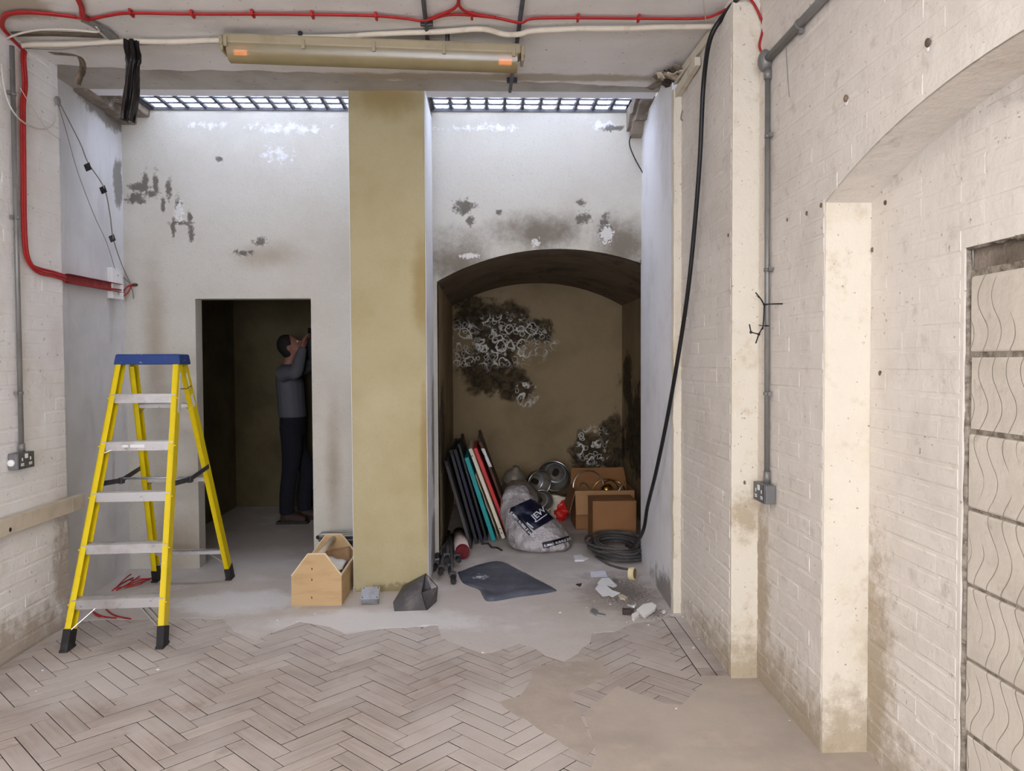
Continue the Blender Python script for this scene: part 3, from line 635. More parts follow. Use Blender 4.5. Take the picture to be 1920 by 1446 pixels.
mb = MB(); pts = [(1.500,2.395,1.909), (1.500,2.386,1.744), (1.500,2.387,1.509), (1.500,2.387,1.255), (1.500,2.388,1.000), (1.500,2.388,0.743), (1.500,2.388,0.485), (1.500,2.389,0.242)]
mb.tube([V(1.505, 2.372 + random.uniform(-.006, .006), 1.90 - 1.9 * i / 30) for i in range(31)], [0.008 + random.uniform(0, .006) for _ in range(31)], 6)
mb.tube([V(1.503, 2.37 - i * 0.04, 1.905 + random.uniform(-.01, .01)) for i in range(24)], [0.009 + random.uniform(0, .008) for _ in range(24)], 6)
mb.build('broken_plaster_edge', 'mortar', bi)
# right reveal of the right bay and its cream strip
w = MB(); w.prism([(1.132, 4.72), (1.176, 5.90), (1.8, 5.90), (1.8, 4.72)], 'z', -0.1, 3.36)
rv = w.build('wall_right_reveal', 'pier_reveal'); struct(rv, 'pale grey plastered reveal on the right of the arched bay', 'wall')
mb = MB()
k = 40
left = [(1.130 + 0.010 * noise.noise(V(i * 0.7, 3, 0)), -0.0 + 3.2 * i / k) for i in range(k + 1)]
mb.prism(left + [(1.182, 3.2), (1.182, 0.0)], 'y', 4.66, 4.725); mb.build('cream_strip', 'cream_pier', rv, bevel=0.003)
# back wall left bay with doorway
DX0, DX1, DZ = -2.195, -1.333, 2.04
w = MB()
w.prism([(-2.9, -0.1), (DX0, -0.1), (DX0, DZ), (DX1, DZ), (DX1, -0.1), (-0.85, -0.1), (-0.85, 3.62), (-2.9, 3.62)], 'y', YB, YB + 0.13)
struct(w.build('wall_back_left', 'back_plaster'), 'stained plaster wall with a dark doorway behind the ladder', 'wall')
# back wall right bay with arch
AX0, AX1 = -0.383, 1.468; ACX = (AX0 + AX1) / 2; AZ0, AZ1 = 2.165, 2.412; half = (AX1 - AX0) / 2; rise = AZ1 - AZ0; AR = (half ** 2 + rise ** 2) / (2 * rise)
def vault_z(x): return AZ1 - AR + math.sqrt(AR ** 2 - (x - ACX) ** 2)
xs = [AX0 + (AX1 - AX0) * i / 28 for i in range(29)]
w = MB()
w.prism([(-0.6, -0.1), (AX0, -0.1)] + [(x, vault_z(x)) for x in xs] + [(AX1, -0.1), (1.7, -0.1), (1.7, 3.62), (-0.6, 3.62)], 'y', YB, YB + 0.13)
struct(w.build('wall_back_right', 'back_plaster'), 'mould stained plaster wall above the arched recess', 'wall')
w = MB(); w.box(-0.62, AX0, YB + 0.01, YR + 0.1, -0.1, 2.6); w.box(AX1, 1.75, YB + 0.01, YR + 0.1, -0.1, 2.6); w.box(-0.62, 1.75, YR, YR + 0.2, -0.1, 2.7)
struct(w.build('wall_recess', 'mould'), 'tan plaster walls of the arched recess with black and white mould', 'wall')
w = MB()
for i in range(28):
    a, b = xs[i], xs[i + 1]; w.add([(a, YB + .005, vault_z(a)), (b, YB + .005, vault_z(b)), (b, YR + .05, vault_z(b)), (a, YR + .05, vault_z(a))], [(0, 3, 2, 1)], True)
w.box(-0.6, 1.75, YB + 0.14, YR + 0.2, 2.45, 2.7)
struct(w.build('ceiling_vault', 'vault'), 'dark curved vault of the arched recess', 'ceiling')
# cellar behind the doorway
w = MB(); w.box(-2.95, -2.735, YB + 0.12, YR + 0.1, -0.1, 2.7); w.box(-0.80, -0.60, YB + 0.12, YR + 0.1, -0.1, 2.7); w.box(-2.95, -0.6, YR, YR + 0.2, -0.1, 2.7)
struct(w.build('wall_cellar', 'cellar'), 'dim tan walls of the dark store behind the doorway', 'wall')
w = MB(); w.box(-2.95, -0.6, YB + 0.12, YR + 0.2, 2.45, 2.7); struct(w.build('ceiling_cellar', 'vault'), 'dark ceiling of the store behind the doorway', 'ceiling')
# column
w = MB(); w.box(-0.917, -0.417, 5.205, YB + 0.02, -0.1, 3.40); col = w.build('wall_column', 'column_paint', bevel=0.006)
struct(col, 'olive cream square column between doorway and arch', 'column')
w = MB(); w.box(-0.4175, -0.4135, 5.215, YB, 0, 3.39); w.build('daylit_side', 'pier_reveal', col)  # whiter than the column front: light-well daylight put into the colour
w = MB(); w.box(-0.9205, -0.9165, 5.215, YB, 0, 3.39); w.build('daylit_side', 'pier_reveal', col)
w = MB(); w.box(-0.917, -0.417, 5.30, YB + 0.02, 3.39, 3.7); w.build('column_head', 'raw_concrete', col)
# ceiling with ragged far edge, beam, flange
ce = [(-2.558,4.633,3.300), (-2.358,4.662,3.300), (-1.939,4.696,3.300), (-1.315,4.710,3.300), (-0.875,4.737,3.300), (-0.693,4.803,3.300), (-0.570,4.864,3.300), (-0.399,4.798,3.300), (0.293,4.858,3.300), (1.012,4.930,3.300)]
ce2 = ragged([(-2.6, 4.70)] + [q[:2] for q in ce] + [(1.25, 4.90)], 0.05, 0.03, closed=False)
w = MB(); w.prism([(-2.95, -3.2), (-2.95, 4.70)] + ce2 + [(1.9, 4.9), (1.9, -3.2)], 'z', ZC, 3.72); cl_ = w.build('ceiling', 'ceiling')
struct(cl_, 'off white painted ceiling with ragged plaster edge', 'ceiling')
w = MB(); w.box(-2.95, 1.9, 4.60, 5.17, 3.35, 3.72); struct(w.build('ceiling_beam', 'beam'), 'grey plastered beam across the ceiling in front of the light wells', 'beam')
w = MB(); w.box(-1.62, -0.93, 5.165, 5.30, 3.352, 3.70); w.box(-0.405, 1.14, 5.165, 5.30, 3.352, 3.70); w.box(-2.66, -1.62, 5.165, 5.30, 3.352, 3.70)
struct(w.build('trim_1', 'flange'), 'white painted steel flange under the beam edge', 'beam')
# rough concrete at the outer ends of the pavement lights
w = MB(); w.box(-2.72, -2.505, 5.16, 5.90, 3.385, 3.72); w.box(-2.72, -2.60, 5.16, 5.90, 3.33, 3.40)
o = w.build('trim_2', 'raw_concrete', bevel=0.015); struct(o, 'stained raw concrete edge at left of the pavement lights', 'concrete edge')
w = MB()
prof = [(5.28, 3.36), (5.5, 3.38), (5.62, 3.31), (5.72, 3.33), (5.80, 3.26), (5.90, 3.24), (5.90, 3.72), (5.28, 3.72)]
w.prism(prof, 'x', 1.085, 1.25); w.prism([(a, b + 0.05) for a, b in prof], 'x', 1.06, 1.12)
struct(w.build('trim_3', 'raw_concrete'), 'broken raw concrete corner at right of the pavement lights', 'concrete edge')
# room behind the camera
w = MB(); w.box(-2.95, -1.85, -3.4, -3.0, -0.1, 3.7); w.box(0.65, 1.9, -3.4, -3.0, -0.1, 3.7); w.box(-1.85, 0.65, -3.4, -3.0, -0.1, 0.9); w.box(-1.85, 0.65, -3.4, -3.0, 2.6, 3.7)
struct(w.build('wall_rear', 'white_brick'), 'white wall with a wide window at the near end of the room', 'wall')
# outer cover so the sky only enters through its openings
w = MB(); w.box(-3.2, -2.9, -3.4, 8.8, -0.2, 3.72); w.box(1.85, 2.1, -3.4, 8.8, -0.2, 3.72); w.box(-3.2, 2.1, YB + 0.10, 8.8, 3.0, 3.72); w.box(-3.2, 2.1, 8.6, 8.8, -0.2, 3.1)
struct(w.build('outer_sky_cover', 'raw_concrete'), 'earth and masonry around the basement rooms', 'wall')

# ---- pavement lights: iron grid with glass lenses
def pavement_light(name, x0, x1, ncol, label):
    r = bpy.data.objects.new(name, None); COL.objects.link(r); r.location = ((x0 + x1) / 2, 5.6, 3.47); WM[r] = Matrix.Translation(r.location); struct(r, label, 'pavement light')
    px = (x1 - x0) / ncol; rows = 5; py = (5.875 - 5.30) / rows
    bar = MB()
    for i in range(ncol + 1): bar.box(x0 + px * i - 0.010, x0 + px * i + 0.010, 5.29, 5.88, 3.455, 3.50)
    for j in range(rows + 1): bar.box(x0 - 0.01, x1 + 0.01, 5.30 + py * j - 0.009, 5.30 + py * j + 0.009, 3.457, 3.50)
    bar.build('iron_grid', 'cast_bar', r)
    fr = MB(); fr.box(x0 - 0.05, x1 + 0.05, 5.862, 5.90, 3.44, 3.505); fr.box(x0 - 0.03, x0 - 0.008, 5.28, 5.9, 3.44, 3.505); fr.box(x1 + 0.008, x1 + 0.03, 5.28, 5.9, 3.44, 3.505); fr.build('iron_frame', 'cast_bar', r)
    a, b = px / 2 - 0.011, py / 2 - 0.010
    lens = MB()
    lens.add([(-a, -b, 0.02), (a, -b, 0.02), (a, b, 0.02), (-a, b, 0.02), (-a, -b, -0.002), (a, -b, -0.002), (a, b, -0.002), (-a, b, -0.002), (-a * .8, -b * .8, -0.022), (a * .8, -b * .8, -0.022), (a * .8, b * .8, -0.022), (-a * .8, b * .8, -0.022)],
             [(0, 1, 2, 3), (11, 10, 9, 8), (0, 4, 5, 1), (1, 5, 6, 2), (2, 6, 7, 3), (3, 7, 4, 0), (4, 8, 9, 5), (5, 9, 10, 6), (6, 10, 11, 7), (7, 11, 8, 4)])
    me = lens.mesh('glass_lens'); me.materials.append(M['lens'])
    for j in range(rows):
        for i in range(ncol):
            o = bpy.data.objects.new('glass_lens', me); COL.objects.link(o); o.parent = r
            o.location = (x0 + px * (i + .5) - r.location.x, 5.30 + py * (j + .5) - 5.6, 0.012)
pavement_light('window_1', -2.48, -0.93, 12, 'iron pavement light with glass lenses above the doorway bay')
pavement_light('window_2', -0.40, 1.07, 11, 'iron pavement light with glass lenses above the arched bay')

# ================================================================== THINGS
def strip_path(pts, w, side, name, mat, parent=None, thick=0.002):
    # a flat ribbon that follows pts, w wide along 'side'
    mb = MB(); sd = Vector(side).normalized(); vs_ = []
    for i, p in enumerate(pts):
        ww = w[i] if isinstance(w, (list, tuple)) else w
        vs_ += [Vector(p) - sd * ww / 2, Vector(p) + sd * ww / 2]
    mb.add(vs_, [(2 * i, 2 * i + 1, 2 * i + 3, 2 * i + 2) for i in range(len(pts) - 1)], True)
    return mb.build(name, mat, parent, solid=thick)

# ---- step ladder
L = root('step_ladder', 'yellow fibreglass step ladder with blue top by the left wall', 'ladder', (-2.045, 4.205, 0), 0.058)
def rail(p0, p1, inward, name):
    # C-channel: web outside, flanges pointing inward
    mb = MB(); d = 0.072
    mb.beam(p0, p1, 0.005, d, (1, 0, 0))
    for s_ in (-1, 1): mb.beam(p0, p1, 0.032, 0.005, (1, 0, 0), offa=inward * 0.014, offb=s_ * (d / 2 - 0.0025))
    return mb.build(name, 'ladder_yellow', L, local=True)
def lerp(a, b, t): return Vector(a).lerp(Vector(b), t)
F0 = {s_: V(s_ * 0.262, 0.03, 0.035) for s_ in (-1, 1)}; F1 = {s_: V(s_ * 0.182, 0.60, 1.56) for s_ in (-1, 1)}
R0 = {s_: V(s_ * 0.268, 1.355, 0.03) for s_ in (-1, 1)}; R1 = {s_: V(s_ * 0.165, 0.745, 1.55) for s_ in (-1, 1)}
for s_ in (-1, 1):
    rail(F0[s_], F1[s_], -s_, 'front_rail'); rail(R0[s_], R1[s_], -s_, 'rear_rail')
def at_z(a, b, z): return lerp(a, b, (z - a.z) / (b.z - a.z))
for zt in (0.256, 0.535, 0.811, 1.094, 1.37):
    a, b = at_z(F0[-1], F1[-1], zt), at_z(F0[1], F1[1], zt); a.x += 0.004; b.x -= 0.004
    mb = MB(); yc = a.y
    mb.box(a.x, b.x, yc - 0.038, yc + 0.042, zt - 0.003, zt); mb.box(a.x, b.x, yc - 0.041, yc - 0.038, zt - 0.052, zt); mb.box(a.x, b.x, yc + 0.040, yc + 0.043, zt - 0.04, zt)
    for k in range(6): mb.box(a.x, b.x, yc - 0.03 + k * 0.011, yc - 0.026 + k * 0.011, zt, zt + 0.002)
    tr = mb.build('tread', 'aluminium', L, local=True)
    for e in (a.x - 0.012, b.x + 0.012):
        mb = MB(); mb.ball((e, yc - 0.046, zt - 0.025), 0.007, 0.004, 0.007, 8, 5); mb.build('rivet', 'rivet_gold', tr, local=True)
    if zt == 1.094:
        mb = MB(); mb.ball((-0.07, yc - 0.0415, zt - 0.025), 0.022, 0.0006, 0.009, 16, 4); mb.box(-0.04, 0.04, yc - 0.0418, yc - 0.041, zt - 0.034, zt - 0.016); mb.build('maker_sticker', 'white_plastic', tr, local=True)
    if zt in (0.256, 1.094):
        for s_ in (-1, 1):
            mb = MB(); dz = 0.17 if zt < 0.5 else 0.07; dx = 0.13 if zt < 0.5 else 0.06
            q = at_z(F0[s_], F1[s_], zt - dz)
            for off in ((-0.03, 0.03) if s_ > 0 and zt < 0.5 else (-0.03,)): mb.beam((s_ * (abs(a.x) - dx), yc + off, zt - 0.045), (q.x - s_ * 0.006, q.y + off, q.z), 0.018, 0.004, (0, 1, 0))
            mb.build('tread_brace', 'aluminium', L, local=True)
for zt in (0.234, 0.785, 1.297):
    a, b = at_z(R0[-1], R1[-1], zt), at_z(R0[1], R1[1], zt)
    mb = MB(); mb.box(a.x, b.x, a.y - 0.02, a.y + 0.02, zt - 0.004, zt + 0.004); mb.box(a.x, b.x, a.y - 0.02, a.y - 0.016, zt - 0.028, zt + 0.004); mb.build('rear_bar', 'aluminium', L, local=True)
    for s_ in (-1, 1):
        q = at_z(R0[s_], R1[s_], zt - (0.13 if zt < 0.5 else 0.08)); mb = MB()
        mb.beam((s_ * (abs(a.x) - (0.14 if zt < 0.5 else 0.07)), a.y, zt - 0.012), (q.x - s_ * 0.005, q.y, q.z), 0.014, 0.004, (0, 1, 0)); mb.build('rear_brace', 'aluminium', L, local=True)
# top cap
mb = MB(); cap = [(-0.192, 0.555), (0.192, 0.555), (0.192, 0.80), (-0.192, 0.80)]
mb.add([(-.197, .553, 1.548), (.197, .553, 1.548), (.185, .80, 1.548), (-.185, .80, 1.548), (-.188, .565, 1.612), (.188, .565, 1.612), (.176, .79, 1.612), (-.176, .79, 1.612)],
       [(3, 2, 1, 0), (4, 5, 6, 7), (0, 1, 5, 4), (1, 2, 6, 5), (2, 3, 7, 6), (3, 0, 4, 7)])
cp = mb.build('top_cap', 'ladder_blue', L, local=True, bevel=0.008)
# feet
for s_ in (-1, 1):
    for q, q1, nm in ((F0[s_], F1[s_], 'f'), (R0[s_], R1[s_], 'r')):
        d = (q1 - q).normalized(); mb = MB(); top = q + d * 0.075; bot = q - d * 0.0
        mb.beam(V(bot.x, bot.y, 0.0) - V(d.x * .02, d.y * .02, 0), top, 0.040, 0.084, (1, 0, 0), offa=-s_ * 0.013); mb.box(q.x - s_ * 0.013 - 0.022, q.x - s_ * 0.013 + 0.022, q.y - 0.055, q.y + 0.05, 0.0, 0.014)
        mb.build('rubber_foot', 'rubber', L, local=True, bevel=0.003)
# folding spreaders
for s_ in (-1, 1):
    a = at_z(F0[s_], F1[s_], 0.90); b = at_z(R0[s_], R1[s_], 0.86); h = lerp(a, b, 0.47); h.z -= 0.055; h.x *= 0.97
    a.x += s_ * 0.006; b.x += s_ * 0.006
    mb = MB(); mb.beam(a + V(0, 0, -0.05), h, 0.004, 0.03, (1, 0, 0)); mb.beam(h, b, 0.004, 0.03, (1, 0, 0)); sp = mb.build('spreader', 'steel_dark', L, local=True)
    mb = MB(); mb.box(h.x - 0.01, h.x + 0.01, h.y - 0.02, h.y + 0.03, h.z - 0.02, h.z + 0.018); mb.build('hinge', 'steel_dark', sp, local=True)
a = at_z(F0[-1], F1[-1], 0.90); b = at_z(R0[-1], R1[-1], 0.86); h = lerp(a, b, 0.47); h.z -= 0.055
mb = MB(); mb.tube([V(h.x, h.y, h.z + .012), V(-h.x, h.y, h.z + .012)], 0.007, 8); mb.build('spreader_rod', 'galvanised', L, local=True)
# stickers on the right rails
def rail_sticker(p0, p1, s_, z0, z1, wid, off, nm):
    a, b = at_z(p0, p1, z0), at_z(p0, p1, z1); mb = MB(); mb.beam(a, b, 0.001, wid, (1, 0, 0), offa=s_ * 0.0035, offb=off); return mb.build(nm, 'white_plastic', L, local=True)
rail_sticker(F0[1], F1[1], 1, 1.26, 1.50, 0.030, 0.010, 'sticker'); rail_sticker(R0[1], R1[1], 1, 1.28, 1.36, 0.04, -0.012, 'sticker'); rail_sticker(R0[1], R1[1], 1, 1.40, 1.50, 0.02, -0.02, 'sticker')
mb = MB(); a = at_z(F0[1], F1[1], 1.40); b = at_z(R0[1], R1[1], 1.41); mb.tube([a + V(.006, .02, 0), lerp(a, b, .5) + V(.01, 0, -.01), b + V(.01, 0, 0)], 0.0025, 6); mb.build('cord', 'black_cable', L, local=True)
mb = MB(); mb.box(0.150, 0.152, 0.60, 0.70, 1.27, 1.50); mb.build('plastic_sheet', 'white_plastic', L, local=True)

# ---- wooden tool tote
T = root('tool_tote', 'open wooden tool tote with dowel handle against the column', 'toolbox', (-1.10, 5.2, 0), 0.0)
TX0, TX1, TY0, TY1 = -1.262, -0.943, 4.912, 5.49
end = [(TX0, 0.0), (TX1, 0.0), (TX1, 0.195), (TX1 - 0.105, 0.335), (TX0 + 0.105, 0.335), (TX0, 0.195)]
for ya, yb in ((TY0, TY0 + 0.018), (TY1 - 0.018, TY1)):
    mb = MB(); mb.prism(end, 'y', ya, yb); e = mb.build('end_board', 'pine', T, bevel=0.002)
    mb = MB(); top = [end[5], end[4], end[3], end[2]]
    for p_, q_ in zip(top[:-1], top[1:]):
        mb.beam((p_[0], (ya + yb) / 2, p_[1] + 0.0008), (q_[0], (ya + yb) / 2, q_[1] + 0.0008), 0.0185, 0.005, (0, 1, 0))
    mb.build('ply_edge', 'plywood_edge', e)
for x in (TX0 + 0.001, TX1 - 0.017):
    mb = MB(); mb.box(x, x + 0.016, TY0 + 0.018, TY1 - 0.018, 0.0, 0.192); e = mb.build('side_board', 'pine', T, bevel=0.0015)
    mb = MB(); mb.box(x + .001, x + 0.015, TY0 + 0.018, TY1 - 0.018, 0.192, 0.1935); mb.build('ply_edge', 'plywood_edge', e)
mb = MB(); mb.box(TX0 + 0.015, TX1 - 0.015, TY0 + 0.018, TY1 - 0.018, 0.004, 0.018); mb.build('base_board', 'plywood_inner', T)
mb = MB(); mb.tube([V(-1.103, TY0 + 0.01, 0.305), V(-1.103, TY1 - 0.01, 0.305)], 0.019, 16); mb.build('dowel_handle', 'dowel', T)
mb = MB()
for z in (0.055, 0.17, 0.24): MB().ball((-1.135 + 0.02 * z, TY0 - 0.0005, z), 0.004, 0.001, 0.009, 8, 4).build('screw_head', 'panel_brown', T)
# papers and tools inside the tote
def quad_sheet(name, mat, c, ux, uy, label, cat, amp=0.006, th=0.0012, n=6, group=None, seed=0):
    c = Vector(c); ux = Vector(ux); uy = Vector(uy); nn = ux.cross(uy).normalized()
    mb = MB(); mb.sheet(lambda a, b: c + ux * (a - .5) + uy * (b - .5) + nn * (amp * (1 + noise.noise(V(a * 3 + seed, b * 3, seed * 1.3)))), n, n)
    return tag(mb.build(name, mat, None, solid=th), label, cat, group)
quad_sheet('paper_sheet', 'paper', (-1.06, 5.12, 0.19), (0.14, 0.02, -0.05), (0.02, 0.26, 0.05), 'white paper lying inside the wooden tool tote', 'paper', 0.01, 0.002, 8, seed=3)
quad_sheet('cardboard_offcut', 'plywood_inner', (-1.05, 5.36, 0.18), (0.16, 0.05, 0.02), (-0.02, 0.10, 0.13), 'brown offcut standing inside the wooden tool tote', 'offcut', 0.008, 0.004, 6, seed=5)
hs = root('hand_saw', 'black handled tool lying in the wooden tool tote', 'hand tool', (-1.02, 5.0, 0.16))
mb = MB(); mb.tube(smooth_path([(-1.04, 4.96, 0.10), (-1.0, 4.99, 0.165), (-0.985, 5.05, 0.18), (-0.98, 5.12, 0.165)]), 0.012, 8); mb.build('grip', 'rubber', hs)
mb = MB(); mb.beam((-0.98, 5.12, 0.165), (-0.985, 5.38, 0.17), 0.003, 0.03, (1, 0, 0)); mb.build('blade', 'galvanised', hs)
# ---- black tool bag behind the tote
B = root('tool_bag', 'black tool bag with wire mouth behind the wooden tote', 'bag', (-1.15, 5.66, 0))
bx0, bx1, by0, by1 = (-1.243,5.620,0.274)[0], -0.93, 5.60, 5.74
mb = MB()
rows = []
for i, (z, dx) in enumerate(((0.0, 0.05), (0.06, 0.04), (0.16, 0.055), (0.24, 0.03), (0.268, 0.0))):
    n0 = len(mb.v); mb.v += [V(bx0 + dx, by0, z), V(bx1 - .01, by0, z), V(bx1 - .01, by1, z), V(bx0 + dx, by1, z)]
    if i:
        for j in range(4): mb.f.append((n0 - 4 + j, n0 - 4 + (j + 1) % 4, n0 + (j + 1) % 4, n0 + j)); mb.sm.append(False)
mb.f.append((3, 2, 1, 0)); mb.sm.append(False)
mb.build('bag_body', 'black_plastic', B, solid=0.004)
mb = MB(); mb.tube([V(bx0, by0 - .004, .292), V(bx1, by0 - .004, .300), V(bx1, by1, .300), V(bx0, by1, .292)], 0.006, 8, closed=True); mb.tube([V(bx0, by0 - .006, .268), V(bx1, by0 - .006, .266)], 0.0045, 8); mb.build('wire_mouth', 'galvanised', B)
mb = MB(); mb.ball((bx0, by0 - 0.004, 0.288), 0.014, 0.014, 0.014, 10, 6); mb.build('corner_knob', 'rubber', B)
mb = MB(); mb.tube(smooth_path([(bx0 + .05, by0 - .006, .285), (bx0 + .11, by0 - .01, .24), (bx0 + .17, by0 - .006, .28), (bx0 + .24, by0 - .01, .25), (bx0 + .29, by0 - .006, .285)]), 0.007, 6); mb.build('strap', 'black_tape', B)

# ---- galvanised junction box
J = root('junction_box', 'small galvanised metal box tilted against the column foot', 'metal box', (-0.765, 4.95, 0))
mt = Matrix.Translation((-0.764, 4.897, 0.046)) @ Matrix.Rotation(0.05, 4, 'Z') @ Matrix.Rotation(0.42, 4, 'X')
mb = MB(); mb.box(-0.055, 0.055, 0.0, 0.11, -0.046, 0.0, mt); mb.build('box_body', 'galvanised', J, bevel=0.004)
mb = MB(); mb.box(-0.058, 0.058, -0.003, 0.113, 0.0, 0.003, mt); ld = mb.build('lid', 'galvanised', J, bevel=0.001)
for sx, sy in ((-.046, .01), (.046, .01), (-.046, .1), (.046, .1)):
    mb = MB(); mb.lathe([(0.0, .0055), (.004, .005), (.005, .003)], 8, mt @ Matrix.Translation((sx, sy, 0))); mb.build('screw', 'steel_dark', ld)

# ---- black dustpan
D = root('dustpan', 'dusty black plastic dustpan standing by the column corner', 'dustpan', (-0.5, 4.9, 0))
o_ = [(-0.594,4.780,0.000), (-0.373,4.791,-0.000), (-0.366,4.974,0.000), (-0.609,4.985,0.000)]
A_, B_ = V(*(-0.591,4.780,0.000)), V(*(-0.393,4.792,0.000)); C_ = V(-0.345, 4.97, 0.0); E_ = V(-0.60, 4.98, 0.0)
a1 = V(A_.x - 0.01, A_.y + .01, 0.055); e1 = V(-0.56, 5.0, 0.10); top = V(-0.415, 5.0, 0.175); c1 = V(-0.335, 4.96, 0.10); b1 = V(-0.43, 4.85, 0.095)
mb = MB(); mb.add([A_, B_, C_, E_, a1, b1, top, e1], [(0, 3, 2, 1), (0, 1, 5, 4), (4, 5, 6, 7), (0, 4, 7, 3), (3, 7, 6, 2)])
mb.build('pan', 'black_plastic', D, solid=0.004, bevel=0.004)
mb = MB(); mb.add([B_, C_, c1, b1], [(0, 1, 2, 3)]); mb.build('mouth_flap', 'black_plastic', D, solid=0.003)
mb = MB(); mb.tube([B_ + V(0, 0, .004), C_ + V(0, 0, .004), c1, top, b1, B_ + V(0, 0, .004)], 0.0035, 6); mb.build('rim', 'rubber', D)

# ---- bundle of grey poles with clamp feet, lying towards the recess
pole_lbls = ['grey pole lying outermost left against the column', 'grey pole second from the column with foot well forward', 'grey pole in the middle of the bundle', 'grey pole whose foot reaches furthest forward by the liner', 'grey pole nearest the red carpet roll', 'grey pole set back against the column base', 'grey pole between the foremost pole and the carpet roll']
ends = [(-0.405,5.691,0.000), (-0.348,5.477,0.000), (-0.316,5.716,0.000), (-0.252,5.353,0.000), (-0.235,5.802,0.000), (-0.395,5.840,0.000), (-0.282,5.599,0.000)]
for i, e in enumerate(ends):
    e = V(*e); f = V(-0.368 + 0.008 * i, 6.55 + 0.05 * (i % 3), 0.02 + 0.03 * (i % 4)); zz_ = 0.03 + 0.026 * (i % 3)
    P_ = root('pole', pole_lbls[i], 'pole', (e.x, e.y, 0), 0, 'grey poles beside the column')
    s0 = e + V(0, 0.02, zz_); mb = MB(); mb.tube([s0, f], 0.0135, 10); mb.build('shaft', 'pole_grey', P_)
    d = (s0 - f).normalized(); mb = MB(); mb.tube([s0 - d * 0.05, s0 - d * .01, s0 + d * 0.015, s0 + d * 0.02, s0 + d * .05], [0.019, 0.020, 0.016, 0.022, 0.020], 8); mb.build('rubber_foot', 'rubber', P_)
    mb = MB(); q = s0 - d * 0.09; mb.box(q.x - .024, q.x + .024, q.y - .014, q.y + .014, max(q.z - .018, .004), q.z + .022); mb.build('clamp', 'pole_grey', P_, bevel=0.004)

# ---- red carpet roll
Rr = root('carpet_roll', 'dark red carpet roll in pale wrapping beside the grey poles', 'carpet roll', (-0.2, 6.0, 0))
c0, c1_ = V(-0.207, 6.02, 0.057), V(-0.262, 6.70, 0.057)
mb = MB(); mb.tube([c0, lerp(c0, c1_, .03), c1_], [0.054, 0.056, 0.056], 20); mb.build('carpet', 'carpet_red', Rr)
mb = MB(); mb.tube([lerp(c0, c1_, .09), lerp(c0, c1_, .5), lerp(c0, c1_, .98)], 0.0585, 20); mb.build('wrapping', 'roll_wrap', Rr)
mb = MB(); sp = [c0 + V(math.cos(t) * r_, -.001, math.sin(t) * r_) for t, r_ in [(k * 0.4, 0.006 + 0.046 * k / 60) for k in range(61)]]; mb.tube(sp, 0.0022, 5); mb.build('spiral_edge', 'dark_block', Rr)

# ---- panels leaning on the left side of the recess
def panel(name, bot, top, thick, mat, label, y0, y1, cat='panel', cap=None):
    # bot/top: (x, z) of the front edge centre
    o = root(name, label, cat, (bot[0], y0, 0), 0, 'panels leaning in the recess'); mb = MB()
    mb.beam((bot[0], (y0 + y1) / 2, bot[1]), (top[0], (y0 + y1) / 2, top[1]), y1 - y0, thick, (0, 1, 0)); mb.build('board', mat, o, bevel=0.002)
    d = V(top[0] - bot[0], 0, top[1] - bot[1]).normalized()
    if cap:
        for yy in (y0 + 0.02, y1 - 0.02):
            mb = MB(); t_ = V(top[0], yy, top[1]); mb.beam(t_ - d * 0.035, t_ + d * 0.012, 0.05, thick + 0.003, (0, 1, 0)); mb.build('corner_cap', cap, o, bevel=0.002)
    return o
panel('display_panel', (-0.150, 0.012), (-0.352, 0.73), 0.024, 'panel_charcoal', 'charcoal grey board leaning nearest the column in the recess', 6.34, 7.4, cap='rubber')
panel('display_panel', (-0.105, 0.012), (-0.318, 0.80), 0.026, 'panel_black', 'black board leaning second from the column in the recess', 6.52, 7.5, cap='rubber')
panel('display_panel', (-0.062, 0.012), (-0.284, 0.80), 0.026, 'panel_navy', 'dark navy board leaning beside the teal panel', 6.56, 7.5, cap='rubber')
panel('display_panel', (-0.020, 0.012), (-0.254, 0.84), 0.020, 'panel_black', 'black board leaning directly against the teal panel', 6.62, 7.55, cap='rubber')
panel('display_panel', (0.042, 0.012), (-0.190, 0.735), 0.036, 'panel_teal', 'teal board leaning among the dark boards in the recess', 6.60, 7.4)
tp = MB(); tp.sheet(lambda a, b: V(0.085 - 0.20 * b + 0.010 * (a + noise.noise(V(b * 5, a * 2, 2))), 6.62 + 0.5 * a, 0.02 + 0.56 * b), 6, 16)
tag(tp.build('torn_paper', 'torn_paper', solid=0.003), 'torn crumpled brown paper between the teal and white panels', 'paper')
wp = panel('display_panel', (0.128, 0.010), (-0.160, 0.80), 0.030, 'panel_white', 'white board with screw holes leaning next to the red panel', 6.70, 7.5)
dd = V(-0.296, 0, 0.79).normalized()
for t_ in (0.06, 0.11, 0.92):
    q = V(0.128, 6.699, 0.01) + V(-0.296, 0, 0.79) * t_; mb = MB(); mb.ball(q, 0.006, 0.002, 0.006, 8, 4); mb.build('screw_hole', 'rubber', wp)
panel('display_panel', (0.172, 0.014), (-0.120, 0.79), 0.030, 'panel_red', 'red board leaning outermost of the bright panels', 6.82, 7.5)
bp = panel('display_panel', (0.215, 0.012), (-0.085, 0.86), 0.022, 'panel_brown', 'brown board leaning behind the red panel', 7.0, 7.75, cap='rubber')
mb = MB(); mb.sheet(lambda a, b: V(0.002 - 0.07 * b + 0.012 * noise.noise(V(a * 4, b * 4, 1)) + 0.03 * a, 6.985, 0.60 + 0.17 * b), 4, 8); mb.build('paper_tag', 'paper', bp, solid=0.002)
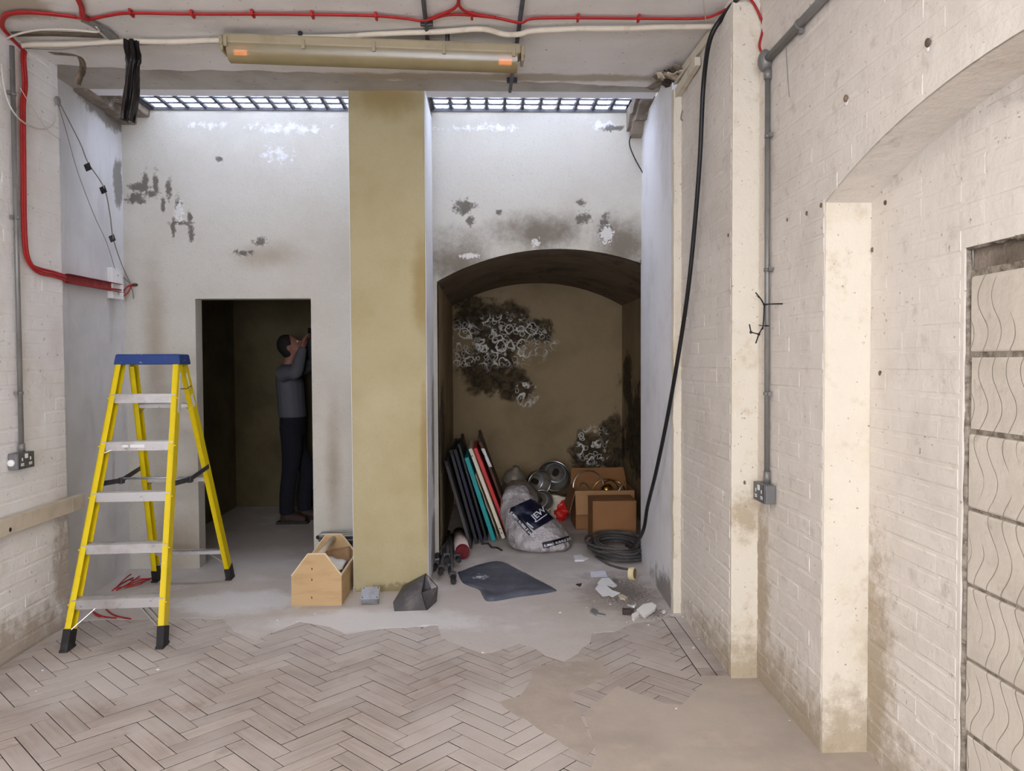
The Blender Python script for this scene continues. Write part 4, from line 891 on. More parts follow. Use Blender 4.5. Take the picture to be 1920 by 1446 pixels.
# frayed strap on the floor in front of the panels
st = [(-0.064,6.510,0.000), (-0.009,6.527,0.000), (0.022,6.393,0.000), (0.066,6.372,0.000), (0.105,6.279,0.000)]
tag(MB().tube([V(*q) + V(0, 0, .008) for q in smooth_path(st)], 0.008, 6).build('frayed_strap', 'dark_block'), 'short dark frayed strap on the floor before the panels', 'strap')

# ---- rubble sack
def lump(c, rows, nr=48, amp=0.012, sc=7.0, seed=0.0):
    # rows: (z, cx, cy, rx, ry) horizontal slices of a slumped bag
    mb = MB(); vs_ = []; fs = []; k = len(rows)
    fine = []
    pts = [V(r[1], r[2], r[0]) for r in rows]
    zs = smooth_path(pts, 5); rr = smooth_path([V(r[3], r[4], 0) for r in rows], 5)
    for i, (p_, q_) in enumerate(zip(zs, rr)):
        for j in range(nr):
            a = 2 * PI * j / nr; ca, sa = math.cos(a), math.sin(a)
            e = 0.75; x = math.copysign(abs(ca) ** e, ca); y = math.copysign(abs(sa) ** e, sa)
            v = V(c[0] + p_.x + x * q_.x, c[1] + p_.y + y * q_.y, p_.z)
            n1 = noise.noise(v * sc + V(seed, 0, 0)) + 0.6 * noise.noise(v * sc * 2.3 + V(0, seed, 0)) + 1.2 * (0.3 - abs(noise.noise(v * sc * 1.9 + V(3, 1, seed)))) 
            d = V(ca, sa, 0.2 if i > 2 else 0.0); v += d * n1 * amp; v.z = max(v.z, 0.001); vs_.append(v)
    m_ = len(zs)
    for i in range(m_ - 1):
        for j in range(nr): fs.append((i * nr + j, i * nr + (j + 1) % nr, (i + 1) * nr + (j + 1) % nr, (i + 1) * nr + j))
    mb.add(vs_, fs, True); mb.f.append(tuple(reversed(range(nr)))); mb.sm.append(True); mb.f.append(tuple((m_ - 1) * nr + j for j in range(nr))); mb.sm.append(True)
    return mb
SK = root('rubble_sack', 'full clear plastic rubble sack with dark blue printed label', 'sack', (0.42, 6.5, 0))
sack = lump((0, 0), [(0.001, 0.44, 6.47, 0.20, 0.26), (0.03, 0.43, 6.47, 0.262, 0.31), (0.10, 0.41, 6.50, 0.262, 0.30), (0.18, 0.36, 6.54, 0.235, 0.27), (0.27, 0.30, 6.60, 0.19, 0.22), (0.36, 0.26, 6.66, 0.14, 0.17), (0.44, 0.25, 6.70, 0.10, 0.11), (0.475, 0.25, 6.71, 0.045, 0.05)], nr=80, amp=0.017)
sack.sm = [False] * len(sack.f); sack.build('plastic_bag', 'clear_sack', SK)
bvh = BVHTree.FromPolygons(sack.v, sack.f)
DIRV = V(0.07, 1.0, -0.20).normalized()
def drape(x, z, off, y=5.9):
    h = bvh.ray_cast(V(x, y, z), DIRV); 
    return (h[0] + h[1].normalized() * off * (1 if h[1].dot(DIRV) < 0 else -1)) if h[0] is not None else None
def drape_quad(name, mat, c00, c10, c11, c01, n, off):
    mb = MB(); grid = {}
    for j in range(n + 1):
        for i in range(n + 1):
            a, b = i / n, j / n
            q = (Vector(c00) * (1 - a) * (1 - b) + Vector(c10) * a * (1 - b) + Vector(c11) * a * b + Vector(c01) * (1 - a) * b)
            v = drape(q[0], q[1], off)
            if v is not None: grid[i, j] = len(mb.v); mb.v.append(v)
    for j in range(n):
        for i in range(n):
            ks = [(i, j), (i + 1, j), (i + 1, j + 1), (i, j + 1)]
            if all(k_ in grid for k_ in ks): mb.f.append(tuple(grid[k_] for k_ in ks)); mb.sm.append(True)
    return mb.build(name, mat, SK)
def drape_text(txt, org, ux, uz, size, mat, off, name, bold=0.0):
    cu = bpy.data.curves.new('lettering', 'FONT'); cu.body = txt; cu.size = 1.0; cu.offset = bold; cu.resolution_u = 2
    o = bpy.data.objects.new('lettering', cu); COL.objects.link(o)
    dg = bpy.context.evaluated_depsgraph_get(); me = o.evaluated_get(dg).to_mesh()
    bm = bmesh.new(); bm.from_mesh(me); bmesh.ops.triangulate(bm, faces=bm.faces[:])
    bmesh.ops.subdivide_edges(bm, edges=bm.edges[:], cuts=1); 
    mb = MB(); idx = {}
    for v in bm.verts:
        w_ = drape(org[0] + (ux[0] * v.co.x + uz[0] * v.co.y) * size, org[1] + (ux[1] * v.co.x + uz[1] * v.co.y) * size, off)
        if w_ is not None: idx[v.index] = len(mb.v); mb.v.append(w_)
    for f in bm.faces:
        if all(v.index in idx for v in f.verts): mb.f.append(tuple(idx[v.index] for v in f.verts)); mb.sm.append(False)
    bm.free(); bpy.data.objects.remove(o); o = mb.build(name, mat, SK); o['kind'] = 'stuff'; return o
q = lambda a: (a[0], a[2])
LB = [(0.162,5.900,0.457), (0.334,5.900,0.219), (0.499,5.900,0.333), (0.343,5.900,0.521)]
drape_quad('printed_label', 'sack_navy', q((0.141,5.900,0.432)), q((0.342,5.900,0.244)), q((0.507,5.900,0.337)), q((0.343,5.900,0.525)), 14, 0.004)
drape_quad('printed_band', 'sack_band', q((0.137,5.900,0.391)), q((0.305,5.900,0.199)), q((0.334,5.900,0.232)), q((0.149,5.900,0.436)), 14, 0.006)
drape_quad('printed_band', 'sack_band', q((0.420,5.900,0.098)), q((0.635,5.900,0.153)), q((0.631,5.900,0.195)), q((0.408,5.900,0.144)), 14, 0.005)
ux = V(26, 23, 0).normalized()   # upward right on the plane (x, z)
drape_text('JEWSON', q((0.346,5.900,0.323)), (0.77, 0.64), (-0.64, 0.77), 0.070, 'sack_print', 0.009, 'lettering', 0.02)
drape_text('JUMBO RUBBLE SACK', q((0.141,5.900,0.387)), (0.69, -0.73), (0.73, 0.69), 0.030, 'sack_print', 0.010, 'lettering', 0.02)
drape_text('JUMBO RUBBLE SACK', q((0.428,5.900,0.110)), (0.975, 0.22), (-0.22, 0.975), 0.026, 'sack_print', 0.009, 'lettering', 0.02)
drape_quad('printed_rule', 'sack_print', q((0.280,5.900,0.303)), q((0.334,5.900,0.261)), q((0.338,5.900,0.267)), q((0.285,5.900,0.311)), 6, 0.007)
drape_quad('printed_rule', 'sack_print', q((0.359,5.900,0.306)), q((0.450,5.900,0.371)), q((0.446,5.900,0.377)), q((0.355,5.900,0.312)), 6, 0.007)
# murky sack behind
o = lump((0, 0), [(0.001, 0.37, 7.06, 0.10, 0.13), (0.05, 0.37, 7.06, 0.12, 0.15), (0.25, 0.34, 7.06, 0.14, 0.15), (0.36, 0.29, 7.06, 0.14, 0.14), (0.43, 0.27, 7.06, 0.10, 0.10), (0.465, 0.26, 7.06, 0.04, 0.04)], amp=0.03, seed=4).build('full_sack', 'murky_sack')
tag(o, 'murky translucent sack standing behind the printed rubble sack', 'sack')

# ---- pendant lamp shades piled behind
def shade(loc, rot, r_, mat, label, bail=False):
    o = root('lamp_shade', label, 'lamp shade', loc, 0, 'metal lamp shades piled in the recess')
    m = Matrix.Translation(loc) @ Matrix.Rotation(rot[1], 4, 'Z') @ Matrix.Rotation(rot[0], 4, 'X')
    prof = [(r_, 0.0), (r_ * 1.0, 0.015), (r_ * 0.96, r_ * 0.35), (r_ * 0.82, r_ * 0.68), (r_ * 0.55, r_ * 0.92), (r_ * 0.30, r_ * 1.02), (r_ * 0.28, r_ * 1.3), (0.001, r_ * 1.34)]
    MB().lathe(prof, 24, m).build('dome', mat, o)
    MB().lathe([(r_ * 0.95, 0.004), (r_ * 0.78, r_ * 0.6), (r_ * 0.4, r_ * 0.85), (0.001, r_ * 0.9)], 24, m).build('inner_face', 'lamp_grey', o)
    MB().tube([m @ V(0, 0, r_ * 0.86), m @ V(0, 0, r_ * 0.45)], [r_ * 0.22, r_ * 0.2], 14).build('lamp_holder', 'lamp_dark', o)
    MB().lathe([(r_ * 0.72, r_ * 0.60), (r_ * 0.66, r_ * 0.67), (r_ * 0.60, r_ * 0.66)], 24, m).build('reflector_ring', 'galvanised', o)
    MB().tube([m @ V(math.cos(2 * PI * k / 28) * r_ * 1.01, math.sin(2 * PI * k / 28) * r_ * 1.01, 0.004) for k in range(28)], 0.006, 6, closed=True).build('chrome_rim', 'chrome', o)
    return o
shade((0.25, 7.45, 0.40), (0.35, 0.3), 0.115, 'lamp_grey', 'tall grey dome shade standing highest on the left of the pile')
shade((0.50, 7.52, 0.36), (-1.45, 0.5), 0.13, 'lamp_dark', 'dark bell shade lying on its side in the middle of the pile')
shade((0.67, 7.86, 0.38), (-1.35, -0.25), 0.16, 'lamp_grey', 'large grey dome shade with open face at right of the pile')
shade((0.50, 7.30, 0.22), (-1.5, 0.1), 0.11, 'lamp_dark', 'dark dome shade low behind the rubble sack')
shade((0.98, 7.95, 0.16), (0.4, -0.6), 0.15, 'lamp_dark', 'dark dome shade half hidden behind the cardboard boxes')
shade((0.45, 8.1, 0.05), (0.2, 0.0), 0.17, 'lamp_grey', 'grey dome shade on the floor at the back of the recess')
shade((0.20, 7.95, 0.18), (0.9, 0.8), 0.12, 'lamp_grey', 'grey dome shade wedged beside the brown board')
shade((1.28, 8.15, 0.12), (0.6, 0.5), 0.15, 'lamp_grey', 'grey dome shade behind the red and cream bag')
# crumpled red and cream bag
RB = root('crumpled_bag', 'crumpled red and cream plastic bag beside the cardboard boxes', 'bag', (0.68, 7.5, 0))
lump((0, 0), [(0.001, 0.63, 7.52, 0.02, 0.05), (0.06, 0.63, 7.52, 0.045, 0.06), (0.14, 0.645, 7.54, 0.09, 0.05), (0.20, 0.655, 7.55, 0.085, 0.04), (0.235, 0.66, 7.56, 0.02, 0.02)], nr=24, amp=0.035, sc=14).build('cream_side', 'bag_cream', RB)
lump((0, 0), [(0.001, 0.69, 7.50, 0.03, 0.05), (0.05, 0.705, 7.49, 0.06, 0.06), (0.12, 0.735, 7.50, 0.07, 0.06), (0.17, 0.735, 7.52, 0.05, 0.04), (0.19, 0.735, 7.53, 0.02, 0.02)], nr=24, amp=0.03, sc=14, seed=2).build('red_side', 'bag_red', RB)

# ---- cardboard boxes
def carton(name, x0, x1, y0, y1, h, label, open_top):
    o = root(name, label, 'cardboard box', ((x0 + x1) / 2, (y0 + y1) / 2, 0)); t_ = 0.005
    for nm, a in (('side_panel', (x0, x0 + t_, y0, y1)), ('side_panel', (x1 - t_, x1, y0, y1)), ('front_panel', (x0, x1, y0, y0 + t_)), ('back_panel', (x0, x1, y1 - t_, y1))):
        MB().box(*a, 0.0, h).build(nm, 'cardboard', o, bevel=0.0015)
    MB().box(x0, x1, y0, y1, 0.0, t_).build('base_panel', 'cardboard', o)
    if not open_top:
        MB().box(x0, x1, y0, (y0 + y1) / 2 - .001, h, h + t_).build('top_flap', 'cardboard', o); MB().box(x0, x1, (y0 + y1) / 2 + .001, y1, h, h + t_).build('top_flap', 'cardboard', o)
    return o
carton('cardboard_box', 0.893, 1.275, 6.585, 6.88, 0.345, 'brown closed cardboard box in front of the open box', False)
ob = carton('cardboard_box', 0.80, 1.35, 7.06, 7.48, 0.36, 'open cardboard box with hanging front flap full of metal hoops', True)
mb = MB(); mb.add([(0.795, 7.05, .362), (1.345, 7.05, .362), (1.345, 7.02, .155), (0.80, 7.00, .15)], [(3, 2, 1, 0)]); mb.build('front_flap', 'cardboard_light', ob, solid=0.005)
mb = MB(); mb.add([(0.80, 7.06, .36), (0.80, 7.48, .36), (0.735, 7.46, .18), (0.74, 7.02, .16)], [(0, 1, 2, 3)]); mb.build('side_flap', 'cardboard', ob, solid=0.005)
mb = MB(); mb.add([(0.80, 7.48, .36), (1.35, 7.48, .36), (1.34, 7.60, .50), (0.82, 7.58, .50)], [(0, 1, 2, 3)]); mb.build('back_flap', 'cardboard', ob, solid=0.005)
def hoop(c, r_, tilt, yaw, mat, label, name='metal_hoop', a0=0.0, a1=2 * PI, tr=0.006):
    m = Matrix.Translation(c) @ Matrix.Rotation(yaw, 4, 'Z') @ Matrix.Rotation(tilt, 4, 'X'); n = 32
    pts = [m @ V(math.cos(a0 + (a1 - a0) * k / n) * r_, math.sin(a0 + (a1 - a0) * k / n) * r_, 0) for k in range(n + (0 if a1 - a0 > 6.2 else 1))]
    return tag(MB().tube(pts, tr, 6, closed=a1 - a0 > 6.2).build(name, mat), label, 'metal hoop', 'hoops in the open box')
hoop((0.95, 7.28, 0.36), 0.155, 1.45, 0.25, 'chrome', 'large chrome hoop standing up at the left in the open box')
hoop((1.10, 7.22, 0.32), 0.13, 1.1, -0.5, 'brass', 'brass hoop leaning in the middle of the open box')
hoop((0.90, 7.16, 0.33), 0.09, 1.3, 0.9, 'chrome', 'small chrome hoop at the front left of the open box')
hoop((1.20, 7.30, 0.33), 0.11, 0.8, 0.3, 'brass', 'brass hoop lying at the right in the open box')
tag(MB().tube([V(1.18, 7.15, 0.30), V(1.29, 7.18, 0.43)], 0.006, 8).build('metal_rod', 'chrome'), 'short chrome rod sticking out of the open box', 'rod')
tag(MB().lathe([(0.001, 0.05), (0.03, 0.045), (0.055, 0.02), (0.06, 0.0)], 18, Matrix.Translation((1.10, 7.12, 0.365))).build('brass_dome', 'brass'), 'shiny brass dome on top of the open box', 'lamp part')

# ---- black cable: hanging run and dusty coil
hang = [(1.196,3.610,3.265), (1.176,3.836,3.262), (1.130,3.908,3.174), (1.140,4.058,3.001), (1.140,4.126,2.629), (1.140,4.241,2.251), (1.130,4.348,1.907), (1.120,4.553,1.513), (1.100,4.741,1.147), (1.090,4.984,0.813), (1.085,5.212,0.559), (1.080,5.333,0.368)]
hang = [V(*h_) for h_ in hang]
hang += [V(1.085, 5.72, 0.16), V(1.07, 5.93, 0.12)]
tag(MB().tube(smooth_path(hang, 8), 0.0125, 8).build('hanging_cable', 'black_cable'), 'thick black cable hanging from the ceiling down to the coil', 'cable')
coil = []
for k in range(9 * 28):
    a = 2 * PI * k / 28; lp = k // 28
    rx = 0.21 + 0.035 * math.sin(lp * 2.3 + 0.4 * a) ; ry = 0.30 + 0.05 * math.cos(lp * 1.7)
    coil.append(V(1.07 + 0.015 * math.sin(lp * 1.9) + rx * math.cos(a) * 0.98 - 0.03 * (lp % 3), 6.15 + 0.03 * math.cos(lp * 3.1) + ry * math.sin(a), 0.014 + 0.010 * lp + 0.02 * abs(math.sin(a * 0.5 + lp))))
tag(MB().tube(coil, 0.0115, 8).build('cable_coil', 'dusty_cable'), 'dusty dark cable lying in a loose coil by the right reveal', 'cable coil')
tag(MB().tube([V(*v) + V(0, 0, .009) for v in smooth_path([(0.848,6.034,0.000), (0.906,5.806,0.000), (0.986,5.681,0.000), (1.048,5.648,0.000)])], 0.009, 6).build('cable_tail', 'dusty_cable'), 'short cable tail on the floor in front of the coil', 'cable')

# ---- flattened black liner on the floor
ol = [(-0.234,5.654,0.000), (-0.150,5.767,0.000), (-0.050,5.885,0.000), (0.094,5.941,0.000), (0.282,5.557,0.000), (0.440,5.218,-0.000), (0.425,5.133,0.000), (0.202,5.038,0.000), (0.001,4.945,0.000), (-0.045,5.073,0.000), (-0.075,5.218,0.000), (-0.185,5.376,0.000)]
me = MB(); oo = [V(a[0], a[1], 0) for a in smooth_path([V(*a) for a in ol] + [V(*ol[0])], 4)[:-1]]
c_ = sum(oo, V(0, 0, 0)) / len(oo); K = 10
for r in range(K + 1):
    for v in oo:
        w_ = c_.lerp(v, r / K); e = r / K
        h_ = 0.010 + 0.018 * (noise.noise(w_ * 6) + 0.6 * noise.noise(w_ * 15)) + (0.014 if w_.y < 5.15 else 0.0) * (1 if e > .75 else e)
        me.v.append(V(w_.x, w_.y, max(h_, 0.004) if e < 1 else 0.003))
n_ = len(oo)
for r in range(K):
    for j in range(n_): me.f.append((r * n_ + j, r * n_ + (j + 1) % n_, (r + 1) * n_ + (j + 1) % n_, (r + 1) * n_ + j)); me.sm.append(True)
tag(me.build('bin_liner', 'bin_liner', solid=0.002, fix=True), 'flattened dark grey plastic liner on the floor before the recess', 'plastic sheet')

# ---- scraps on the floor
def shard(name, outline, th, mat, label, cat, z=0.002, tilt=0.0, group=None, lift=0.0):
    pts = [V(*a) for a in outline]; c = sum(pts, V(0, 0, 0)) / len(pts); mb = MB(); k = len(pts)
    hz = [z + tilt * (p_.y - c.y) + lift * (p_.x - c.x) + 0.003 * noise.noise(p_ * 30) for p_ in pts]; mn = min(hz); hz = [h_ - mn + 0.002 for h_ in hz]
    mb.add([V(p_.x, p_.y, h_) for p_, h_ in zip(pts, hz)] + [V(p_.x, p_.y, h_ + th) for p_, h_ in zip(pts, hz)],
           [tuple(reversed(range(k))), tuple(range(k, 2 * k))] + [(i, (i + 1) % k, (i + 1) % k + k, i + k) for i in range(k)])
    return tag(mb.build(name, mat, fix=True), label, cat, group)
shard('paper_scrap', [(0.669,6.060,0.000), (0.736,6.090,0.000), (0.745,6.023,0.000), (0.779,5.988,0.000), (0.737,5.925,0.000), (0.665,5.913,0.000)], 0.012, 'paper', 'crumpled white paper nearest the rubble sack', 'paper')
shard('paper_note', [(0.746,5.620,0.000), (0.857,5.643,0.000), (0.850,5.473,0.000), (0.731,5.479,0.000)], 0.002, 'print_paper', 'small printed paper slip lying left of the tape roll', 'paper')
shard('paper_scrap', [(0.753,5.305,0.000), (0.800,5.421,0.000), (0.855,5.432,0.000), (0.868,5.325,0.000), (0.881,5.247,0.000), (0.851,5.199,0.000), (0.819,5.250,0.000), (0.756,5.279,0.000)], 0.006, 'paper', 'curled cream paper scrap touching the large torn sheet', 'paper')
shard('paper_scrap', [(0.850,5.352,0.000), (0.885,5.431,0.000), (0.912,5.362,0.000), (0.888,5.311,0.000)], 0.005, 'foil', 'small silvery scrap at the tip of the printed slip', 'scrap')
shard('torn_sheet', [(0.719,5.168,0.000), (0.755,5.266,0.000), (0.802,5.239,0.000), (0.828,5.126,0.000), (0.874,5.076,0.000), (0.808,4.997,0.000), (0.792,5.033,0.000), (0.746,5.012,0.000)], 0.004, 'paper', 'largest torn white sheet on the floor by the right reveal', 'paper', tilt=0.03)
shard('plaster_plate', [(0.905,4.680,-0.000), (0.966,4.770,0.000), (1.026,4.799,0.000), (1.045,4.746,0.000), (1.022,4.685,0.000), (0.937,4.580,-0.000)], 0.016, 'plaster_chip', 'flat white plaster piece near the cream strip', 'plaster piece', tilt=0.05)
shard('plaster_chunk', [(0.861,4.603,0.000), (0.902,4.650,0.000), (0.906,4.601,0.000), (0.862,4.526,-0.000), (0.853,4.545,0.000)], 0.018, 'plaster_chip', 'small white plaster chunk in front of the dark block', 'plaster piece')
shard('white_splinter', [(0.872,4.806,0.000), (0.895,4.753,0.000), (0.933,4.825,0.000), (0.899,4.701,0.000), (0.888,4.712,0.000)], 0.012, 'paper', 'white pointed splinter between dark block and plaster plate', 'scrap', tilt=-.2)
mb = MB(); a = V(*(0.813,4.644,0.000)); mt = Matrix.Translation(a) @ Matrix.Rotation(-0.15, 4, 'Z'); mb.box(0, 0.055, 0, 0.04, 0.002, 0.034, mt); mb.box(0.055, 0.07, 0.006, 0.034, 0.006, 0.03, mt)
tag(mb.build('dark_block', 'dark_block', bevel=0.004), 'small dark brown plastic block beside the plaster plate', 'plastic block')
shard('foil_scrap', [(0.619,4.693,0.000), (0.647,4.754,0.000), (0.670,4.722,0.000), (0.668,4.661,0.000), (0.707,4.639,0.000), (0.699,4.610,0.000), (0.650,4.632,-0.000)], 0.010, 'foil', 'grey crumpled foil scrap left of the dark block', 'foil')
shard('grey_scrap', [(0.848,5.007,0.000), (0.877,5.029,0.000), (0.903,4.959,0.000), (0.879,4.926,-0.000), (0.852,4.950,0.000)], 0.012, 'torn_paper', 'small grey scrap at the corner of the large torn sheet', 'scrap')
shard('dark_scrap', [(0.601,5.286,0.000), (0.645,5.310,0.000), (0.626,5.247,0.000)], 0.006, 'dark_block', 'small dark leaf like scrap left of the torn sheet', 'scrap')
shard('plaster_crumb', [(1.062,4.673,0.000), (1.086,4.702,0.000), (1.083,4.662,0.000), (1.062,4.643,0.000)], 0.012, 'plaster_chip', 'round plaster crumb at the foot of the cream strip', 'plaster piece')
shard('white_scrap', [(0.663,7.836,0.000), (0.843,7.582,0.000), (0.836,7.428,0.000), (0.800,7.430,0.000)][1:], 0.02, 'paper', 'tiny white scrap beside the open cardboard box', 'scrap')
TR = root('tape_roll', 'roll of cream masking tape standing by the right reveal', 'tape roll', (1.15, 5.5, 0))
tc_ = V(*(1.027,5.370,0.000)); m = Matrix.Translation(tc_ + V(-.01, 0.03, 0.045)) @ Matrix.Rotation(1.05, 4, 'Z') @ Matrix.Rotation(PI / 2 - 0.1, 4, 'X')
MB().lathe([(0.045, -0.02), (0.045, 0.02), (0.036, 0.02), (0.036, -0.02), (0.045, -0.02)], 24, m).build('tape', 'cream_tape', TR)
MB().lathe([(0.036, -0.02), (0.036, 0.02), (0.033, 0.02), (0.033, -0.02), (0.036, -0.02)], 24, m).build('core', 'tape_core', TR)
crumb = 'tiny pale plaster crumb scattered on the floor'
for i, a in enumerate([(-2.265,3.930,0.000), (-2.152,3.678,0.000), (-1.681,3.911,0.000), (-1.080,4.752,0.000), (-0.958,4.797,0.000), (-1.152,4.618,0.000), (-0.402,4.265,0.000), (0.613,4.797,0.000), (0.678,4.924,0.000), (0.771,4.854,0.000), (1.166,4.220,0.000), (1.170,4.588,0.000), (1.064,4.526,-0.000), (1.100,4.086,0.000), (1.289,3.235,0.000), (0.830,3.367,0.000), (0.814,4.509,0.000), (0.934,4.457,0.000), (0.435,4.702,0.000), (-2.353,4.552,0.000), (-1.279,4.643,0.000), (-0.038,4.068,0.000)]):
    a = V(*a); r_ = random.uniform(0.003, 0.007); mb = MB(); mb.ball((a.x, a.y, r_ * 0.5), r_ * random.uniform(1, 1.8), r_, r_ * 0.6, 6, 4)
    tag(mb.build('plaster_crumb', 'plaster_chip'), crumb, 'plaster crumb', 'crumbs on the floor')
# red cable offcuts by the ladder
rc = 'short red cable offcut lying behind the ladder'
for i, (a, b, c) in enumerate([((-2.571,5.289,0.000), (-2.590,5.466,0.000), (-2.575,5.613,0.000)), ((-2.542,5.287,0.000), (-2.533,5.438,0.000), (-2.541,5.639,0.000)), ((-2.569,5.313,0.000), (-2.483,5.410,0.000), (-2.421,5.538,0.000)), ((-2.528,5.311,0.000), (-2.488,5.462,0.000), (-2.410,5.564,0.000)), ((-2.542,5.490,0.000), (-2.485,5.514,0.000), (-2.407,5.524,0.000)), ((-2.480,5.284,-0.000), (-2.421,5.368,-0.000), (-2.420,5.485,0.000)), ((-2.551,5.337,-0.000), (-2.585,5.519,0.000), (-2.591,5.614,0.000))]):
    tag(MB().tube([v + V(0, 0, 0.007 + 0.004 * i) for v in smooth_path([a, b, c], 5)], 0.0042, 6).build('cable_offcut', 'red_cable'), rc, 'cable offcut', 'red offcuts behind the ladder')
for i, (a, b, c, d) in enumerate([((-2.478,4.996,0.000), (-2.411,4.886,0.000), (-2.305,4.769,0.000), (-2.174,4.694,0.000)), ((-2.466,4.837,0.000), (-2.383,4.762,0.000), (-2.319,4.730,0.000), (-2.272,4.718,-0.000)), ((-2.497,4.879,-0.000), (-2.438,4.795,0.000), (-2.391,4.753,0.000), (-2.378,4.752,-0.000))]):
    tag(MB().tube([v + V(0, 0, 0.007) for v in smooth_path([a, b, c, d], 5)], 0.0045, 6).build('cable_offcut', 'red_cable'), 'red cable offcut lying beneath the lowest ladder tread', 'cable offcut', 'red offcuts under the ladder')

# ================================================================== FIXINGS ON WALLS AND CEILING
def clip_ring(p_, d, r_, mat, parent, ear):
    x, y, z_ = frame_z(d); mb = MB(); mb.tube([Vector(p_) - z_ * 0.008, Vector(p_) + z_ * 0.008], r_ + 0.004, 10); q_ = Vector(p_) + Vector(ear)
    mb.box(q_.x - .009, q_.x + .009, q_.y - .009, q_.y + .009, q_.z - .009, q_.z + .009); return mb.build('clip', mat, parent)
# left conduit and socket
C1 = root('wall_conduit', 'grey vertical conduit on the left wall above the double socket', 'conduit', (-2.498, 4.19, 1.09))
MB().tube([V(-2.498, 4.19, 1.085), V(-2.498, 4.19, 3.23)], 0.0125, 10).build('pipe', 'conduit_grey', C1)
for z_ in (1.40, 2.33, 2.98): clip_ring((-2.498, 4.19, z_), (0, 0, 1), 0.0125, 'conduit_grey', C1, (-.006, -.024, 0))
MB().tube([V(-2.498, 4.19, 1.085), V(-2.498, 4.19, 1.13)], 0.017, 10).build('collar', 'conduit_grey', C1)
def socket(x, y, z, face, label):
    o = root('double_socket', label, 'socket', (x, y, z)); m = Matrix.Translation((x, y, z)) @ Matrix.Rotation(PI / 2 if face > 0 else -PI / 2, 4, 'Z')
    # local: width along x, front towards -y
    MB().box(-0.073, 0.073, -0.052, -0.004, -0.043, 0.043, m).build('back_box', 'socket_grey', o, bevel=0.005)
    fp = MB().box(-0.073, 0.073, -0.058, -0.051, -0.043, 0.043, m).build('face_plate', 'socket_face', o, bevel=0.003)
    for sx in (-0.036, 0.036):
        MB().box(sx - .013, sx + .013, -.0595, -.0575, -.026, -.012, m).build('pin_shutter', 'white_plastic', fp)
        MB().box(sx - .004, sx + .004, -.0597, -.0575, .0, .016, m).build('earth_shutter', 'white_plastic', fp)
        MB().box(sx - .011, sx - .003, -.0600, -.0590, -.021, -.018, m).build('pin_slot', 'rubber', fp); MB().box(sx + .003, sx + .011, -.0600, -.0590, -.021, -.018, m).build('pin_slot', 'rubber', fp)
    MB().box(-.012, .012, -.0605, -.0575, .012, .036, m).build('switch_rocker', 'white_plastic', fp)
    return o, m
so, m = socket(-2.52, 4.17, 1.042, 1, 'grey metal double socket on the left brick wall')
mk = Matrix.Translation((-2.496, 4.097, 1.036)) @ Matrix.Rotation(PI / 2, 4, 'X'); MB().lathe([(0.018, 0.0), (0.018, 0.008), (0.014, 0.011), (0.001, 0.012)], 18, mk).build('blanking_knob', 'white_plastic', so)
C2 = root('wall_conduit', 'grey vertical conduit on the right wall above its socket', 'conduit', (1.29, 3.515, 0.99))
MB().tube([V(1.288, 3.515, 0.985), V(1.288, 3.530, 2.88)], 0.0125, 10).build('pipe', 'conduit_grey', C2)
MB().tube([V(1.288, 3.515, 0.985), V(1.288, 3.515, 1.04)], 0.016, 10).build('collar', 'conduit_grey', C2)
for z_ in (1.40, 1.97, 2.58): clip_ring((1.288, 3.52, z_), (0, 0, 1), 0.0125, 'conduit_grey', C2, (.004, -.024, 0))
MB().tube([V(1.288, 3.530, 2.84), V(1.288, 3.530, 2.89)], 0.017, 10).build('coupler', 'conduit_grey', C2)
MB().ball((1.280, 3.545, 2.93), 0.032, 0.040, 0.052, 14, 10).build('elbow_box', 'conduit_grey', C2)
MB().tube([V(1.285, 3.52, 2.93), V(1.285, 2.6, 2.93)], 0.0185, 10).build('branch_pipe', 'conduit_grey', C2)
for y_ in (3.16, 2.80): clip_ring((1.285, y_, 2.93), (0, 1, 0), 0.0185, 'conduit_grey', C2, (.004, 0, -.03))
socket(1.308, 3.515, 0.942, -1, 'grey metal double socket on the right wall below the conduit')
tag(MB().tube(smooth_path([(1.275,3.278,2.895), (1.270,3.252,2.782), (1.272,3.232,2.659)], 5), 0.002, 5).build('loose_wire', 'grey_wire'), 'thin wire dangling from the sloping grey conduit', 'wire')
# black cable ties round the right conduit
CT = root('cable_ties', 'black cable ties twisted round the right conduit', 'cable tie', (1.270,3.515,1.740))
for pts in ([(1.270,3.509,1.811), (1.290,3.400,1.805), (1.337,3.360,1.802)], [(1.270,3.509,1.808), (1.249,3.500,1.837), (1.220,3.480,1.862)], [(1.270,3.509,1.808), (1.252,3.500,1.834), (1.223,3.460,1.843)], [(1.270,3.509,1.811), (1.268,3.510,1.740), (1.268,3.523,1.696)], [(1.270,3.454,1.710), (1.262,3.493,1.712), (1.270,3.571,1.718)],
            [(1.268,3.516,1.711), (1.228,3.460,1.672), (1.214,3.460,1.631)], [(1.228,3.460,1.672), (1.178,3.420,1.680), (1.171,3.420,1.716)]):
    MB().tube(pts, 0.0032, 5).build('tie', 'black_cable', CT)
for c in ((1.268,3.504,1.810), (1.228,3.460,1.672), (1.178,3.420,1.680)): MB().ball(c, 0.007, 0.007, 0.007, 8, 5).build('tie_head', 'black_cable', CT)
# batten on the left wall
bt = root('wall_batten', 'painted timber batten fixed low along the left wall', 'batten', (-2.5, 4.2, 0.71))
for y0_, y1_ in ((3.4, 4.24), (4.24, 4.63), (4.63, 4.775)): MB().box(-2.518, -2.470, y0_ + .001, y1_ - .001, 0.675, 0.758).build('batten_length', 'batten_wood', bt, bevel=0.002)
MB().ball((-2.469, 4.03, 0.70), 0.002, 0.012, 0.012, 8, 5).build('screw_hole', 'rubber', bt)

